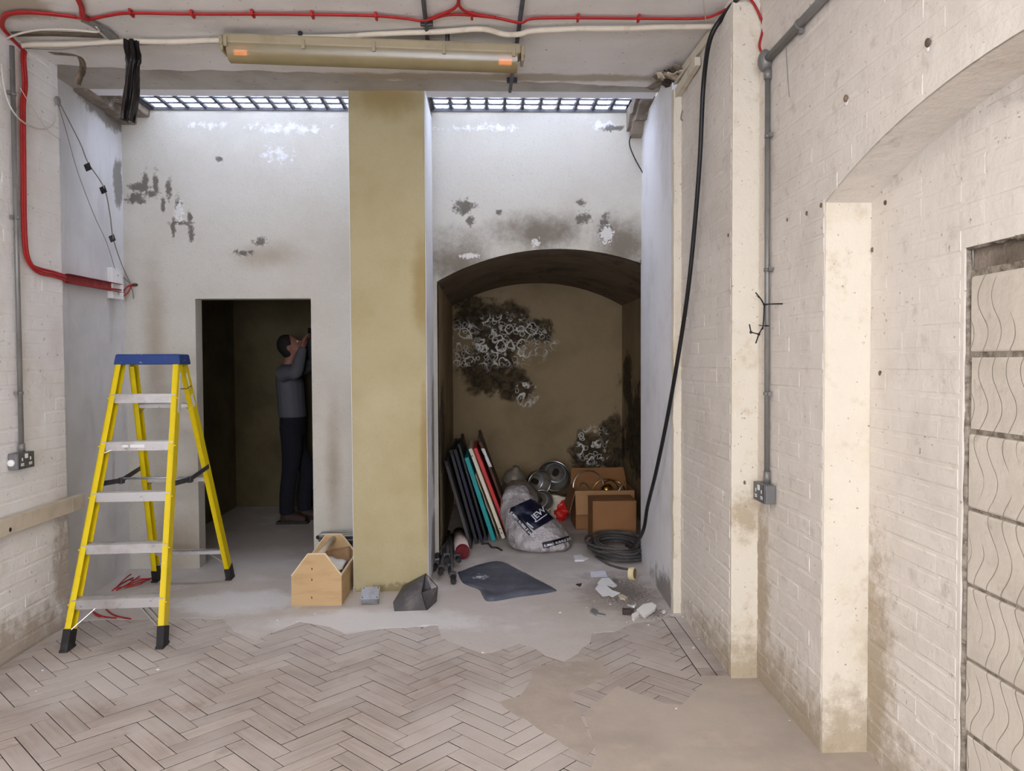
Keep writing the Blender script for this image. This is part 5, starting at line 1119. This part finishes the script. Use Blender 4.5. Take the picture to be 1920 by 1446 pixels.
# ---- red fire cable: along the ceiling, down the left wall
ZR = 3.285
RC = root('red_cable_run', 'red cable run clipped across the ceiling and down the left wall', 'cable', (-0.5, 3.95, 3.28))
main = [(-2.516,4.332,3.260), (-2.498,4.190,3.270), (-2.481,4.083,3.285), (-2.401,3.971,3.285), (-2.331,3.929,3.285), (-2.236,3.921,3.285), (-2.132,3.942,3.285), (-2.040,3.970,3.285), (-1.999,3.987,3.285), (-1.885,3.943,3.285), (-1.753,3.911,3.285), (-1.456,3.917,3.285), (-1.114,3.910,3.285), (-0.825,3.910,3.285), (-0.562,3.917,3.285), (-0.406,3.944,3.285), (-0.312,3.943,3.275), (-0.202,3.904,3.285), (-0.109,3.896,3.285), (0.051,3.928,3.285), (0.175,3.946,3.270), (0.239,3.931,3.285), (0.480,3.920,3.285), (0.777,3.920,3.285), (1.074,3.914,3.285), (1.155,3.865,3.285), (1.194,3.761,3.285), (1.210,3.652,3.285)]
sm_ = smooth_path(main, 5)
for k, (dy, dz, r_) in enumerate(((0, 0, 0.006), (0.012, 0.002, 0.0058))): MB().tube([p_ + V(0, dy, dz) for p_ in sm_], r_, 8).build('cable', 'red_cable', RC)
MB().tube([p_ + V(0, -0.012, 0.0) for p_ in sm_[:36]], 0.0062, 8).build('cable', 'red_cable', RC)
MB().tube(smooth_path([(-2.002,3.993,3.285), (-2.001,3.940,3.280), (-1.963,3.858,3.285), (-1.929,3.748,3.285)], 5), 0.013, 8).build('cable', 'red_cable', RC)
for a in (((-0.308,3.961,3.283), (-0.187,3.864,3.283), (-0.140,3.795,3.283), (-0.128,3.697,3.283)), ((0.050,3.924,3.283), (-0.082,3.873,3.283), (-0.127,3.806,3.283), (-0.128,3.697,3.283))): MB().tube(smooth_path(a, 5), 0.0075, 8).build('cable', 'red_cable', RC)
wall = [(-2.516,4.332,3.260), (-2.500,4.294,3.205), (-2.500,4.303,3.066), (-2.500,4.279,2.943), (-2.500,4.272,2.656), (-2.500,4.265,2.369), (-2.500,4.272,2.183), (-2.500,4.308,2.107), (-2.500,4.387,2.076), (-2.500,4.534,2.072), (-2.500,4.657,2.064)]
wall = [V(*a) for a in wall]
for dy, dx in ((-0.014, 0), (0.0, 0.004), (0.014, 0)):
    ww = [p_ + (V(dx, dy, -abs(dy) * 0) if i < 8 else V(dx, 0, dy)) for i, p_ in enumerate(wall)]
    MB().tube(smooth_path(ww, 5), 0.0068, 8).build('cable', 'red_cable', RC)
for a in ((-1.751,3.907,3.283), (-1.454,3.912,3.283), (-1.155,3.901,3.283), (-0.863,3.907,3.283), (-0.549,3.918,3.283), (-0.070,3.903,3.283), (0.464,3.916,3.283), (0.771,3.916,3.283)):
    a = V(*a); MB().box(a.x - .006, a.x + .006, a.y - .016, a.y + .034, 3.272, 3.299).build('cable_clip', 'red_cable', RC, bevel=0.002)
MB().tube(smooth_path([(1.200,3.621,3.275), (1.264,3.660,3.247), (1.303,3.660,3.172), (1.311,3.660,3.123), (1.281,3.620,3.031), (1.285,3.580,2.969)], 5), 0.006, 8).build('cable', 'red_cable', RC)
# red trunking to the white plate
TK = root('red_trunking', 'open red cable trunking fixed to the plaster beside the white plate', 'trunking', (-2.660,5.268,2.100))
a, b = V(*(-2.672,4.977,2.096)), V(*(-2.662,5.660,2.098))
a.y = max(a.y, 4.70)
mb = MB(); mb.beam(a, b, 0.056, 0.003, (0, 0, 1), offb=0.0); mb.build('back_strip', 'red_trunking', TK)
for s_ in (-1, 1): mb = MB(); mb.beam(a + V(.016, 0, s_ * .028), b + V(.016, 0, s_ * .028), 0.003, 0.034, (0, 0, 1)); mb.build('side_strip', 'red_trunking', TK)
mb = MB(); mb.tube([a + V(.012, -.04, -.02), lerp(a, b, .5) + V(.014, 0, -.02), b + V(.02, 0, -.012)], 0.006, 6); mb.build('enclosed_cable', 'red_cable', TK)
WP = root('junction_plate', 'white plastic blank plate at the end of the red trunking', 'wall plate', (-2.655,5.622,2.117))
m = Matrix.Translation((-2.662,5.637,2.119)) @ Matrix.Rotation(PI / 2, 4, 'Z')
MB().box(-.082, .082, -.010, .030, -.10, .118, m).build('plate', 'white_plastic', WP, bevel=0.004)
for z_ in (-.06, .07): MB().ball(m @ V(0, -.011, z_), .003, .008, .008, 8, 5).build('plate_screw', 'galvanised', WP)
for i, pts in enumerate(([(-2.660,5.729,2.089), (-2.676,5.840,2.131), (-2.641,5.850,2.148)], [(-2.660,5.727,2.046), (-2.677,5.840,2.087), (-2.657,5.850,2.136)], [(-2.660,5.728,2.069), (-2.684,5.840,2.127), (-2.633,5.850,2.136)])): MB().tube(smooth_path(pts, 5), 0.005, 6).build('red_lead', 'red_cable', WP)
MB().tube(smooth_path([(-2.660,5.733,2.186), (-2.675,5.840,2.167), (-2.650,5.850,2.100), (-2.643,5.850,2.041)], 5), 0.004, 6).build('grey_lead', 'grey_wire', WP)
mb = MB(); q_ = V(*(-2.631,5.855,2.144)); mb.ball(q_, 0.022, 0.012, 0.012, 8, 6); mb.build('lead_end', 'dark_block', WP)

# ---- cream cable run across the ceiling
cr = [(-2.685,4.339,3.270), (-2.612,4.323,3.270), (-2.447,4.283,3.275), (-2.182,4.264,3.275), (-1.913,4.231,3.275), (-1.454,4.209,3.275), (-0.877,4.151,3.275), (-0.423,4.102,3.275), (-0.142,4.058,3.275), (-0.004,4.043,3.275), (0.093,4.062,3.262), (0.177,4.055,3.260), (0.246,4.050,3.272), (0.520,4.020,3.275), (0.931,3.999,3.275), (1.172,3.988,3.275)]
CR = root('cream_cable_run', 'painted cream cable run across the ceiling above the lamp', 'cable', (-0.5, 4.2, 3.27))
MB().tube([p_ + V(0, 0, 0.006 * noise.noise(p_ * 6)) for p_ in smooth_path(cr, 6)], 0.0145, 8).build('cable', 'cream_cable', CR)
MB().tube(smooth_path([(-2.522,4.314,3.270), (-2.312,4.294,3.255), (-2.121,4.254,3.260), (-1.861,4.240,3.262), (-1.396,4.204,3.262)], 6), 0.003, 5).build('loose_strand', 'grey_wire', CR)
MB().tube(smooth_path([(-2.600,4.303,3.265), (-2.513,4.178,3.265), (-2.338,4.095,3.270), (-2.170,4.085,3.275), (-2.017,4.114,3.275), (-1.996,4.061,3.280)], 6), 0.0055, 6).build('loose_strand', 'cream_string', CR)
# grey conduits along the ceiling
G1 = root('ceiling_conduit', 'grey ceiling conduit ending above the middle of the lamp', 'conduit', (-0.3, 4.0, 3.28))
MB().tube([(-0.297,3.700,3.283), (-0.316,4.276,3.283)], 0.011, 8).build('pipe', 'steel_dark', G1)
mb = MB(); a = V(*(-0.303,4.002,3.285)); mb.box(a.x - .032, a.x + .032, a.y - .010, a.y + .010, 3.272, 3.299); mb.build('saddle', 'steel_dark', G1, bevel=.003)
mb = MB(); a = V(*(-0.306,4.262,3.280)); mb.box(a.x - .035, a.x + .04, a.y - .022, a.y + .022, 3.262, 3.299); mb.build('conduit_box', 'fixture_body', G1, bevel=.004)
MB().tube([(-1.000,4.221,3.275), (-0.323,4.250,3.275)], 0.010, 8).build('cross_pipe', 'fixture_body', G1)
G2 = root('ceiling_conduit', 'grey ceiling conduit passing the right end of the lamp to the beam', 'conduit', (0.2, 4.3, 3.28))
MB().tube([(0.177,3.691,3.283), (0.164,4.407,3.283), (0.155,4.693,3.278), (0.151,4.888,3.270), (0.148,4.916,3.260)], 0.011, 8).build('pipe', 'steel_dark', G2)
mb = MB(); a = V(*(0.158,4.786,3.283)); mb.box(a.x - .032, a.x + .032, a.y - .012, a.y + .012, 3.268, 3.299); mb.build('saddle', 'steel_dark', G2, bevel=.003)
# ---- fluorescent batten
FX = root('fluorescent_lamp', 'long yellowed fluorescent batten with orange glowing tube ends', 'lamp', (-0.6, 4.15, 3.2))
fl0, fl1 = V(*(-1.368,4.150,3.207)), V(*(0.183,4.150,3.163)); mz = (fl1 - fl0)
def fp(t, dy=0, dz=0): return fl0 + mz * t + V(0, dy, dz)
mb = MB(); mb.beam(fp(0, 0, .035), fp(1, 0, .035), 0.13, 0.055, (0, 1, 0)); mb.build('body', 'fixture_body', FX, bevel=0.012)
mb = MB()
prof = [(-.062, .014), (-.058, -.030), (-.040, -.058), (-.015, -.068), (.015, -.068), (.040, -.058), (.058, -.030), (.062, .014)]
vs_ = [fp(t, y_, z_) for t in (0.012, 0.988) for y_, z_ in prof]; n_ = len(prof)
mb.add(vs_, [(i, i + 1, n_ + i + 1, n_ + i) for i in range(n_ - 1)], True); mb.add([fp(.012, y_, z_) for y_, z_ in prof], [tuple(range(n_))]); mb.add([fp(.988, y_, z_) for y_, z_ in prof], [tuple(reversed(range(n_)))])
mb.build('diffuser', 'diffuser', FX)
mb = MB(); mb.tube([fp(.075, -.012, -.02), fp(.925, -.012, -.02)], 0.015, 10); mb.build('tube', 'tube_glass', FX)
for a_, b_ in ((.030, .075), (.925, .970)): mb = MB(); mb.tube([fp(a_, -.012, -.02), fp(b_, -.012, -.02)], 0.0145, 10); mb.build('glowing_end', 'glow', FX)
for t in (0.0, 1.0):
    mb = MB(); s_ = -1 if t == 0 else 1
    mb.beam(fp(t, 0, .03), fp(t, 0, .03) + V(s_ * .022, 0, 0), 0.11, 0.05, (0, 1, 0)); mb.beam(fp(t, 0, 0.0), fp(t, 0, 0.0) + V(s_ * .016, 0, 0), 0.10, 0.05, (0, 1, 0)); mb.build('end_cap', 'fixture_body', FX, bevel=0.008)
for t in (0.012, 0.27, 0.505, 0.74, 0.975):
    mb = MB(); a = fp(t, -.068, .012); mb.box(a.x - .009, a.x + .009, a.y - .007, a.y + .004, a.z - .024, a.z + .026); mb.build('clip', 'fixture_body', FX, bevel=0.002)
for t in (0.25, 0.75): mb = MB(); a = fp(t, 0, .06); mb.tube([a, V(a.x, a.y, 3.3)], 0.012, 8); mb.build('hanger', 'steel_dark', FX)
# other battens further back in the room, behind the photographer
for i, yy in enumerate((1.5, -0.9)):
    o = root('fluorescent_lamp', ['lit fluorescent batten nearest behind the photographer', 'lit fluorescent batten at the near end of the room'][i], 'lamp', (-0.6, yy, 3.25))
    MB().box(-1.4, 0.2, yy - .05, yy + .05, 3.20, 3.30).build('body', 'fixture_body', o); MB().tube([V(-1.35, yy, 3.17), V(0.15, yy, 3.17)], 0.015, 10).build('tube', 'tube_on', o)

# ---- left ceiling corner: straps, groove, hanging tape
tag(strip_path([(-2.023,4.000,3.285), (-2.003,4.048,3.285), (-1.976,4.119,3.283), (-1.973,4.204,3.280)], [0.05, 0.05, 0.06, 0.07], (1, -0.5, 0), 'ceiling_bracket', 'conduit_grey', thick=0.006), 'flat grey metal bracket on the ceiling near the red cables', 'bracket')
tag(strip_path([(-2.494,4.199,3.296), (-2.309,4.189,3.296), (-2.043,4.210,3.296)], 0.05, (0, 1, 0), 'ceiling_groove_strip', 'groove_grey', thick=0.006), 'dark flat plate on the ceiling beside the left wall', 'plate')  # recessed ceiling slot built as a flat dark strip
hk = smooth_path([(-2.364,4.320,3.245), (-2.247,4.320,3.237), (-2.213,4.320,3.223), (-2.199,4.320,3.189), (-2.203,4.320,3.148), (-2.221,4.320,3.108), (-2.230,4.320,3.079)], 4)
tag(strip_path(hk, 0.05, (0.2, 1, 0.1), 'strap_hook', 'strap_metal', thick=0.003), 'rusty curled metal strap hanging at the left ceiling corner', 'strap')
HT = root('hanging_tape', 'crumpled black strip draped over the cream cable', 'tape strip', (-1.897,4.233,3.270))
c_ = [(-1.885,4.200,3.271), (-1.878,4.190,3.225), (-1.866,4.180,3.179), (-1.873,4.180,3.123), (-1.880,4.180,3.054), (-1.887,4.180,2.970), (-1.894,4.180,2.900), (-1.901,4.180,2.841)]
c_ = smooth_path(c_, 4); ww = [0.066, 0.070, 0.064, 0.05, 0.055, 0.062, 0.06, 0.056]
for k, (dx, dy) in enumerate(((0, 0), (0.008, 0.02), (-0.006, -0.012))):
    mb = MB(); n_ = 7
    mb.sheet(lambda a, b: (lambda p_, w_: p_ + V((a - .5) * w_ + dx, dy + 0.016 * math.sin(a * 9 + b * 5 + k * 2) * (0.4 + b), 0.006 * noise.noise(V(a * 6, b * 8, k))))(c_[min(int(b * (len(c_) - 1) + .5), len(c_) - 1)], ww[min(int(b * 7.99), 7)] * (1 - 0.12 * k)), n_, 28)
    mb.build('fold', 'black_tape', HT, solid=0.002)
# strings at the left
ks = V(*(-2.510,4.632,3.090))
MB_ = MB().tube(smooth_path([ks + V(.01, 0, 0), V(*(-2.521,4.900,2.925)), V(*(-2.525,5.000,2.829)), V(*(-2.526,5.200,2.717)), V(*(-2.587,5.400,2.587)), V(*(-2.616,5.500,2.436)), V(*(-2.631,5.650,2.273)), V(*(-2.638,5.800,2.147))], 6), 0.004, 6)
o = MB_.build('tagged_wire', 'grey_wire'); tag(o, 'thin wire with black tags strung across the left bay', 'wire')
for a in ((-2.529,5.000,2.802), (-2.533,5.200,2.703), (-2.624,5.500,2.432)):
    a = V(*a); mb = MB(); mb.add([a + V(-.024, 0, .012), a + V(.012, 0, .03), a + V(.022, .01, -.012), a + V(-.008, 0, -.03)], [(0, 1, 2, 3)]); mb.build('black_tag', 'black_tape', o, solid=0.003)
tag(MB().tube(smooth_path([ks, V(*(-2.551,4.800,2.970)), V(*(-2.567,4.950,2.766)), V(*(-2.599,5.200,2.549)), V(*(-2.637,5.450,2.395)), V(*(-2.653,5.600,2.229)), V(*(-2.664,5.700,2.175))], 6), 0.0022, 5).build('thin_wire', 'grey_wire'), 'finer bare wire sagging beside the tagged wire', 'wire')
tag(MB().tube(smooth_path([ks, V(*(-2.500,4.594,3.001)), V(*(-2.490,4.540,2.923)), V(*(-2.490,4.416,2.865)), V(*(-2.480,4.251,2.849)), V(*(-2.480,4.146,2.886)), V(*(-2.490,4.103,2.981)), V(*(-2.490,4.086,3.097))], 6), 0.0042, 6).build('cream_wire', 'cream_string'), 'cream wire looping over the red cables on the left wall', 'wire')
tag(MB().tube(smooth_path([V(*(-2.480,4.225,3.024)), V(*(-2.490,4.354,2.954)), V(*(-2.500,4.513,2.885)), V(*(-2.500,4.644,2.871))], 6), 0.0025, 5).build('cream_wire', 'cream_string'), 'straight thin cream wire crossing the red cables', 'wire')
mb = MB(); mb.ball(ks + V(.004, 0, 0), 0.012, 0.03, 0.03, 10, 6); tag(mb.build('wire_knot', 'grey_wire'), 'frayed wire knot at the far edge of the left wall', 'wire knot')
# right upper corner: white trunking pieces, ties, torn hole, wires
def trunk(a, b, w_, h_, label):
    o = root('white_trunking', label, 'trunking', a); mb = MB(); mb.beam(a, b, w_, h_, (1, 0, 0)); mb.build('duct', 'cream_cable', o, bevel=0.004); mb = MB(); mb.beam(V(*a) + V(-w_ / 2, 0, -.004), V(*b) + V(-w_ / 2, 0, -.004), 0.004, h_ + .004, (1, 0, 0)); mb.build('cover', 'cream_cable', o); return o
trunk((1.188,4.041,3.265), (1.163,4.710,3.265), 0.04, 0.045, 'painted white trunking along the ceiling edge above the black cable')
trunk(V(1.155, 4.22, 3.19), V(1.155, 4.66, 3.17), 0.032, 0.05, 'loose piece of white trunking hanging below the ceiling edge')
RH = root('torn_plaster', 'torn brown plaster and paper at the ceiling corner', 'torn plaster', (1.103,4.665,3.280))
for i in range(9):
    a = V(*(1.100,4.638,3.270)) + V(random.uniform(-.07, .05), random.uniform(-.12, .12), random.uniform(-.03, .015)); mb = MB(); r_ = random.uniform(.03, .06); an = random.uniform(0, 3)
    mb.sheet(lambda u, v: a + V((u - .5) * r_ * 2 * math.cos(an) - (v - .5) * r_ * math.sin(an), (u - .5) * r_ * 2 * math.sin(an) + (v - .5) * r_ * math.cos(an), 0.02 * noise.noise(V(u * 3, v * 3, i)) - 0.02 * u), 4, 4); mb.build('flake', ['raw_concrete', 'dark_block', 'torn_paper'][i % 3], RH, solid=0.004)
tag(MB().tube(smooth_path([(1.180,4.600,3.225), (1.198,4.620,3.170), (1.208,4.630,3.094), (1.192,4.630,3.008), (1.166,4.630,3.002), (1.175,4.630,3.053), (1.201,4.630,3.062)], 6), 0.004, 6).build('wire_loop', 'grey_wire'), 'small grey wire loop above the cream strip', 'wire')
tag(MB().tube(smooth_path([(1.102,5.800,3.525), (1.106,5.820,3.409), (1.093,5.840,3.276), (1.077,5.840,3.204), (1.109,5.840,3.108), (1.170,5.820,2.983), (1.207,5.800,2.907)], 6), 0.0045, 6).build('bay_wire', 'black_cable'), 'thin dark wire hanging down the wall of the arched bay', 'wire')
tag(MB().tube(smooth_path([(1.030,3.677,3.280), (1.097,3.878,3.280), (1.165,4.060,3.278), (1.196,4.000,3.199), (1.198,3.980,3.109), (1.204,3.980,3.044)], 6), 0.003, 5).build('white_tie', 'cream_string'), 'white string tie holding the black cable at the ceiling', 'string')
# wall plugs and nail heads on the right wall
for a, plug in (((1.306,3.329,2.165), 'dark wall plug farthest left in the row beside the niche arch'), ((1.306,2.991,2.158), 'dark wall plug right at the niche jamb corner'), ((1.306,3.127,2.153), 'dark wall plug midway in the row left of the niche jamb'), ((1.488,2.853,2.140), 'dark plug just inside the niche under the arch spring'), ((1.176,3.741,2.165), 'dark plug at the edge of the projecting brick pier'), ((1.488,2.880,1.502), 'dark plug in the niche back wall at mid height'), ((1.488,2.946,1.979), 'dark plug in the niche corner below the arch spring'), ((1.241,3.684,0.962), 'dark chip in the cream pier face beside the right socket')):
    a = V(*a); mb = MB(); mb.ball(a, 0.006, 0.009, 0.010, 8, 5); tag(mb.build('wall_plug', 'strap_metal'), plug, 'wall plug', 'plugs in the right wall')
for a, lb in (((1.306,2.267,2.478), 'chipped fixing with white plaster high above the niche arch'), ((1.306,2.786,2.492), 'chipped fixing on the wall left of the niche arch')):
    o = root('wall_fixing', lb, 'wall fixing', a); a = V(*a); MB().ball(a, 0.006, 0.013, 0.016, 8, 6).build('plaster_rim', 'plaster_chip', o); MB().ball(a + V(-.008, -.012, .006), 0.008, 0.010, 0.014, 8, 5).build('metal_stub', 'strap_metal', o)

# ================================================================== PERSON in the dark store
PE = root('person', 'person in grey sweatshirt and dark trousers looking up with raised arm in the doorway', 'person', (-1.90, 7.55, 0))
hx, hy = -1.905, 7.55
hd = Matrix.Rotation(-0.55, 4, 'Y')      # head tipped back, facing right
def limb(mb, pts, rad, n=12): mb.tube(smooth_path(pts, 4), [r for r in [rad[min(int(i / 4), len(rad) - 2)] + (rad[min(int(i / 4) + 1, len(rad) - 1)] - rad[min(int(i / 4), len(rad) - 2)]) * ((i % 4) / 4) for i in range(4 * (len(pts) - 1))]] + [rad[-1]], n)
body = MB()
HC = V(-1.915, 7.55, 1.715)
body.ball(HC, 0.098, 0.076, 0.118, 20, 14, hd)                             # skull
body.ball(HC + hd @ V(0.045, 0, -0.055), 0.060, 0.058, 0.068, 16, 10, hd)  # jaw
body.ball(HC + hd @ V(0.104, 0, -0.012), 0.020, 0.014, 0.024, 10, 8, hd)   # nose
body.ball(HC + hd @ V(0.092, 0, -0.062), 0.012, 0.024, 0.010, 10, 6, hd)   # mouth
body.ball(HC + hd @ V(0.086, 0, 0.022), 0.016, 0.048, 0.010, 10, 6, hd)    # brow
for s_ in (-1, 1): body.ball(HC + hd @ V(-0.008, s_ * 0.078, -0.012), 0.022, 0.010, 0.032, 10, 6, hd)   # ears
body.tube([V(-1.945, 7.55, 1.46), V(-1.94, 7.55, 1.54), HC + hd @ V(-0.02, 0, -0.06)], [0.066, 0.058, 0.056], 14)
body.rings([((hx, hy, 0.93), 0.105, 0.16), ((hx - .01, hy, 1.05), 0.10, 0.15), ((hx - .015, hy, 1.2), 0.105, 0.155), ((hx - .02, hy, 1.36), 0.11, 0.17), ((hx - .035, hy, 1.46), 0.085, 0.17), ((hx - .04, hy, 1.51), 0.05, 0.09)])
shR, elR, wrR = V(-1.955, 7.37, 1.46), V(-1.79, 7.24, 1.47), V(-1.745, 7.33, 1.70)
shL, elL, wrL = V(-1.945, 7.73, 1.46), V(-1.74, 7.79, 1.56), V(-1.735, 7.62, 1.80)
def arm(sh, el, wr, s_):
    limb(body, [sh, lerp(sh, el, .5), el, lerp(el, wr, .5), wr], [0.055, 0.05, 0.042, 0.04, 0.028])
    d = (wr - el).normalized(); up = V(0, 0, 1); pal = wr + d * 0.05
    body.tube([wr - d * .01, wr + d * .04, wr + d * .085], [(0.022, 0.03), (0.02, 0.04), (0.018, 0.04)], 12)
    side = d.cross(V(1, 0, 0)).normalized()
    for k, (o_, ln) in enumerate(((-.03, .062), (-.01, .074), (.01, .07), (.029, .055))):
        b0 = wr + d * 0.08 + side * o_; mid = b0 + d * ln * .55 + V(.012, 0, 0); tip = mid + d * ln * .35 + V(.026, 0, 0)
        body.tube([b0, mid, tip], [0.0095, 0.009, 0.0075], 8)
    b0 = wr + d * 0.03 - side * 0.036; body.tube([b0, b0 - side * .02 + d * .03 + V(.012, 0, 0), b0 - side * .012 + d * .055 + V(.028, 0, 0)], [0.011, 0.010, 0.008], 8)
arm(shR, elR, wrR, 1); arm(shL, elL, wrL, -1)
ft = {1: V(-1.955, 7.48, 0.0), -1: V(-1.835, 7.68, 0.0)}
legs = {s_: [V(hx, hy - s_ * .085, .95), V(hx + .01, hy - s_ * .09, .72), V(ft[s_].x + .035, ft[s_].y, .50), V(ft[s_].x + .005, ft[s_].y, .28), V(ft[s_].x, ft[s_].y, .09)] for s_ in (1, -1)}
for s_ in (1, -1):
    limb(body, legs[s_], [0.088, 0.078, 0.056, 0.052, 0.04]); body.tube([ft[s_] + V(-.04, 0, .05), ft[s_] + V(.06, 0, .045), ft[s_] + V(.15, 0, .03)], [0.035, 0.035, 0.022], 10)
body.build('body', 'skin', PE, remesh=0.009)
sw = MB()
sw.rings([((hx, hy, 1.03), 0.128, 0.178), ((hx, hy, 1.06), 0.132, 0.182), ((hx - .01, hy, 1.2), 0.130, 0.178), ((hx - .02, hy, 1.36), 0.132, 0.185), ((hx - .035, hy, 1.46), 0.105, 0.185), ((hx - .04, hy, 1.515), 0.072, 0.10), ((hx - .035, hy, 1.545), 0.070, 0.075)])
for sh, el, wr in ((shR, elR, wrR), (shL, elL, wrL)): limb(sw, [sh + V(0, 0, -.01), lerp(sh, el, .5), el, lerp(el, wr, .5), wr], [0.080, 0.072, 0.062, 0.056, 0.040])
sw.build('sweatshirt', 'sweater', PE, remesh=0.011)
tr_ = MB(); tr_.rings([((hx, hy, 0.86), 0.12, 0.172), ((hx, hy, 0.95), 0.122, 0.172), ((hx, hy, 1.06), 0.118, 0.168)])
for s_ in (1, -1): limb(tr_, legs[s_], [0.108, 0.098, 0.080, 0.074, 0.070])
tr_.build('trousers', 'trousers', PE, remesh=0.011)
for s_ in (1, -1):
    f = ft[s_]; bo = MB(); bo.tube([f + V(0, 0, .17), f + V(0, 0, .10), f + V(0, 0, .05)], [0.058, 0.055, 0.058], 14); bo.tube([f + V(-.055, 0, .05), f + V(.03, 0, .06), f + V(.11, 0, .048), f + V(.185, 0, .035)], [0.046, 0.056, 0.050, 0.034], 14); bt_ = bo.build('boot', 'boots', PE, remesh=0.009); MB().box(f.x - .095, f.x + .21, f.y - .048, f.y + .048, 0.0, .026).build('sole', 'rubber', bt_, bevel=0.006)
ha = MB(); ha.ball(HC + hd @ V(-.022, 0, .022), 0.100, 0.086, 0.116, 18, 12, hd); ha.ball(HC + hd @ V(-.05, 0, -.03), 0.062, 0.078, 0.08, 14, 10, hd); ha.build('hair', 'hair', PE, remesh=0.009)
for s_ in (-1, 1):
    MB().ball(HC + hd @ V(0.088, s_ * 0.030, 0.004), 0.010, 0.013, 0.009, 10, 6).build('eye', 'white_plastic', PE)
ph = root('phone', 'black phone held up to the ceiling in the dark store', 'phone', (-1.70, 7.46, 1.90)); MB().box(-1.712, -1.702, 7.38, 7.55, 1.80, 1.89).build('case', 'phone_black', ph, bevel=0.004)
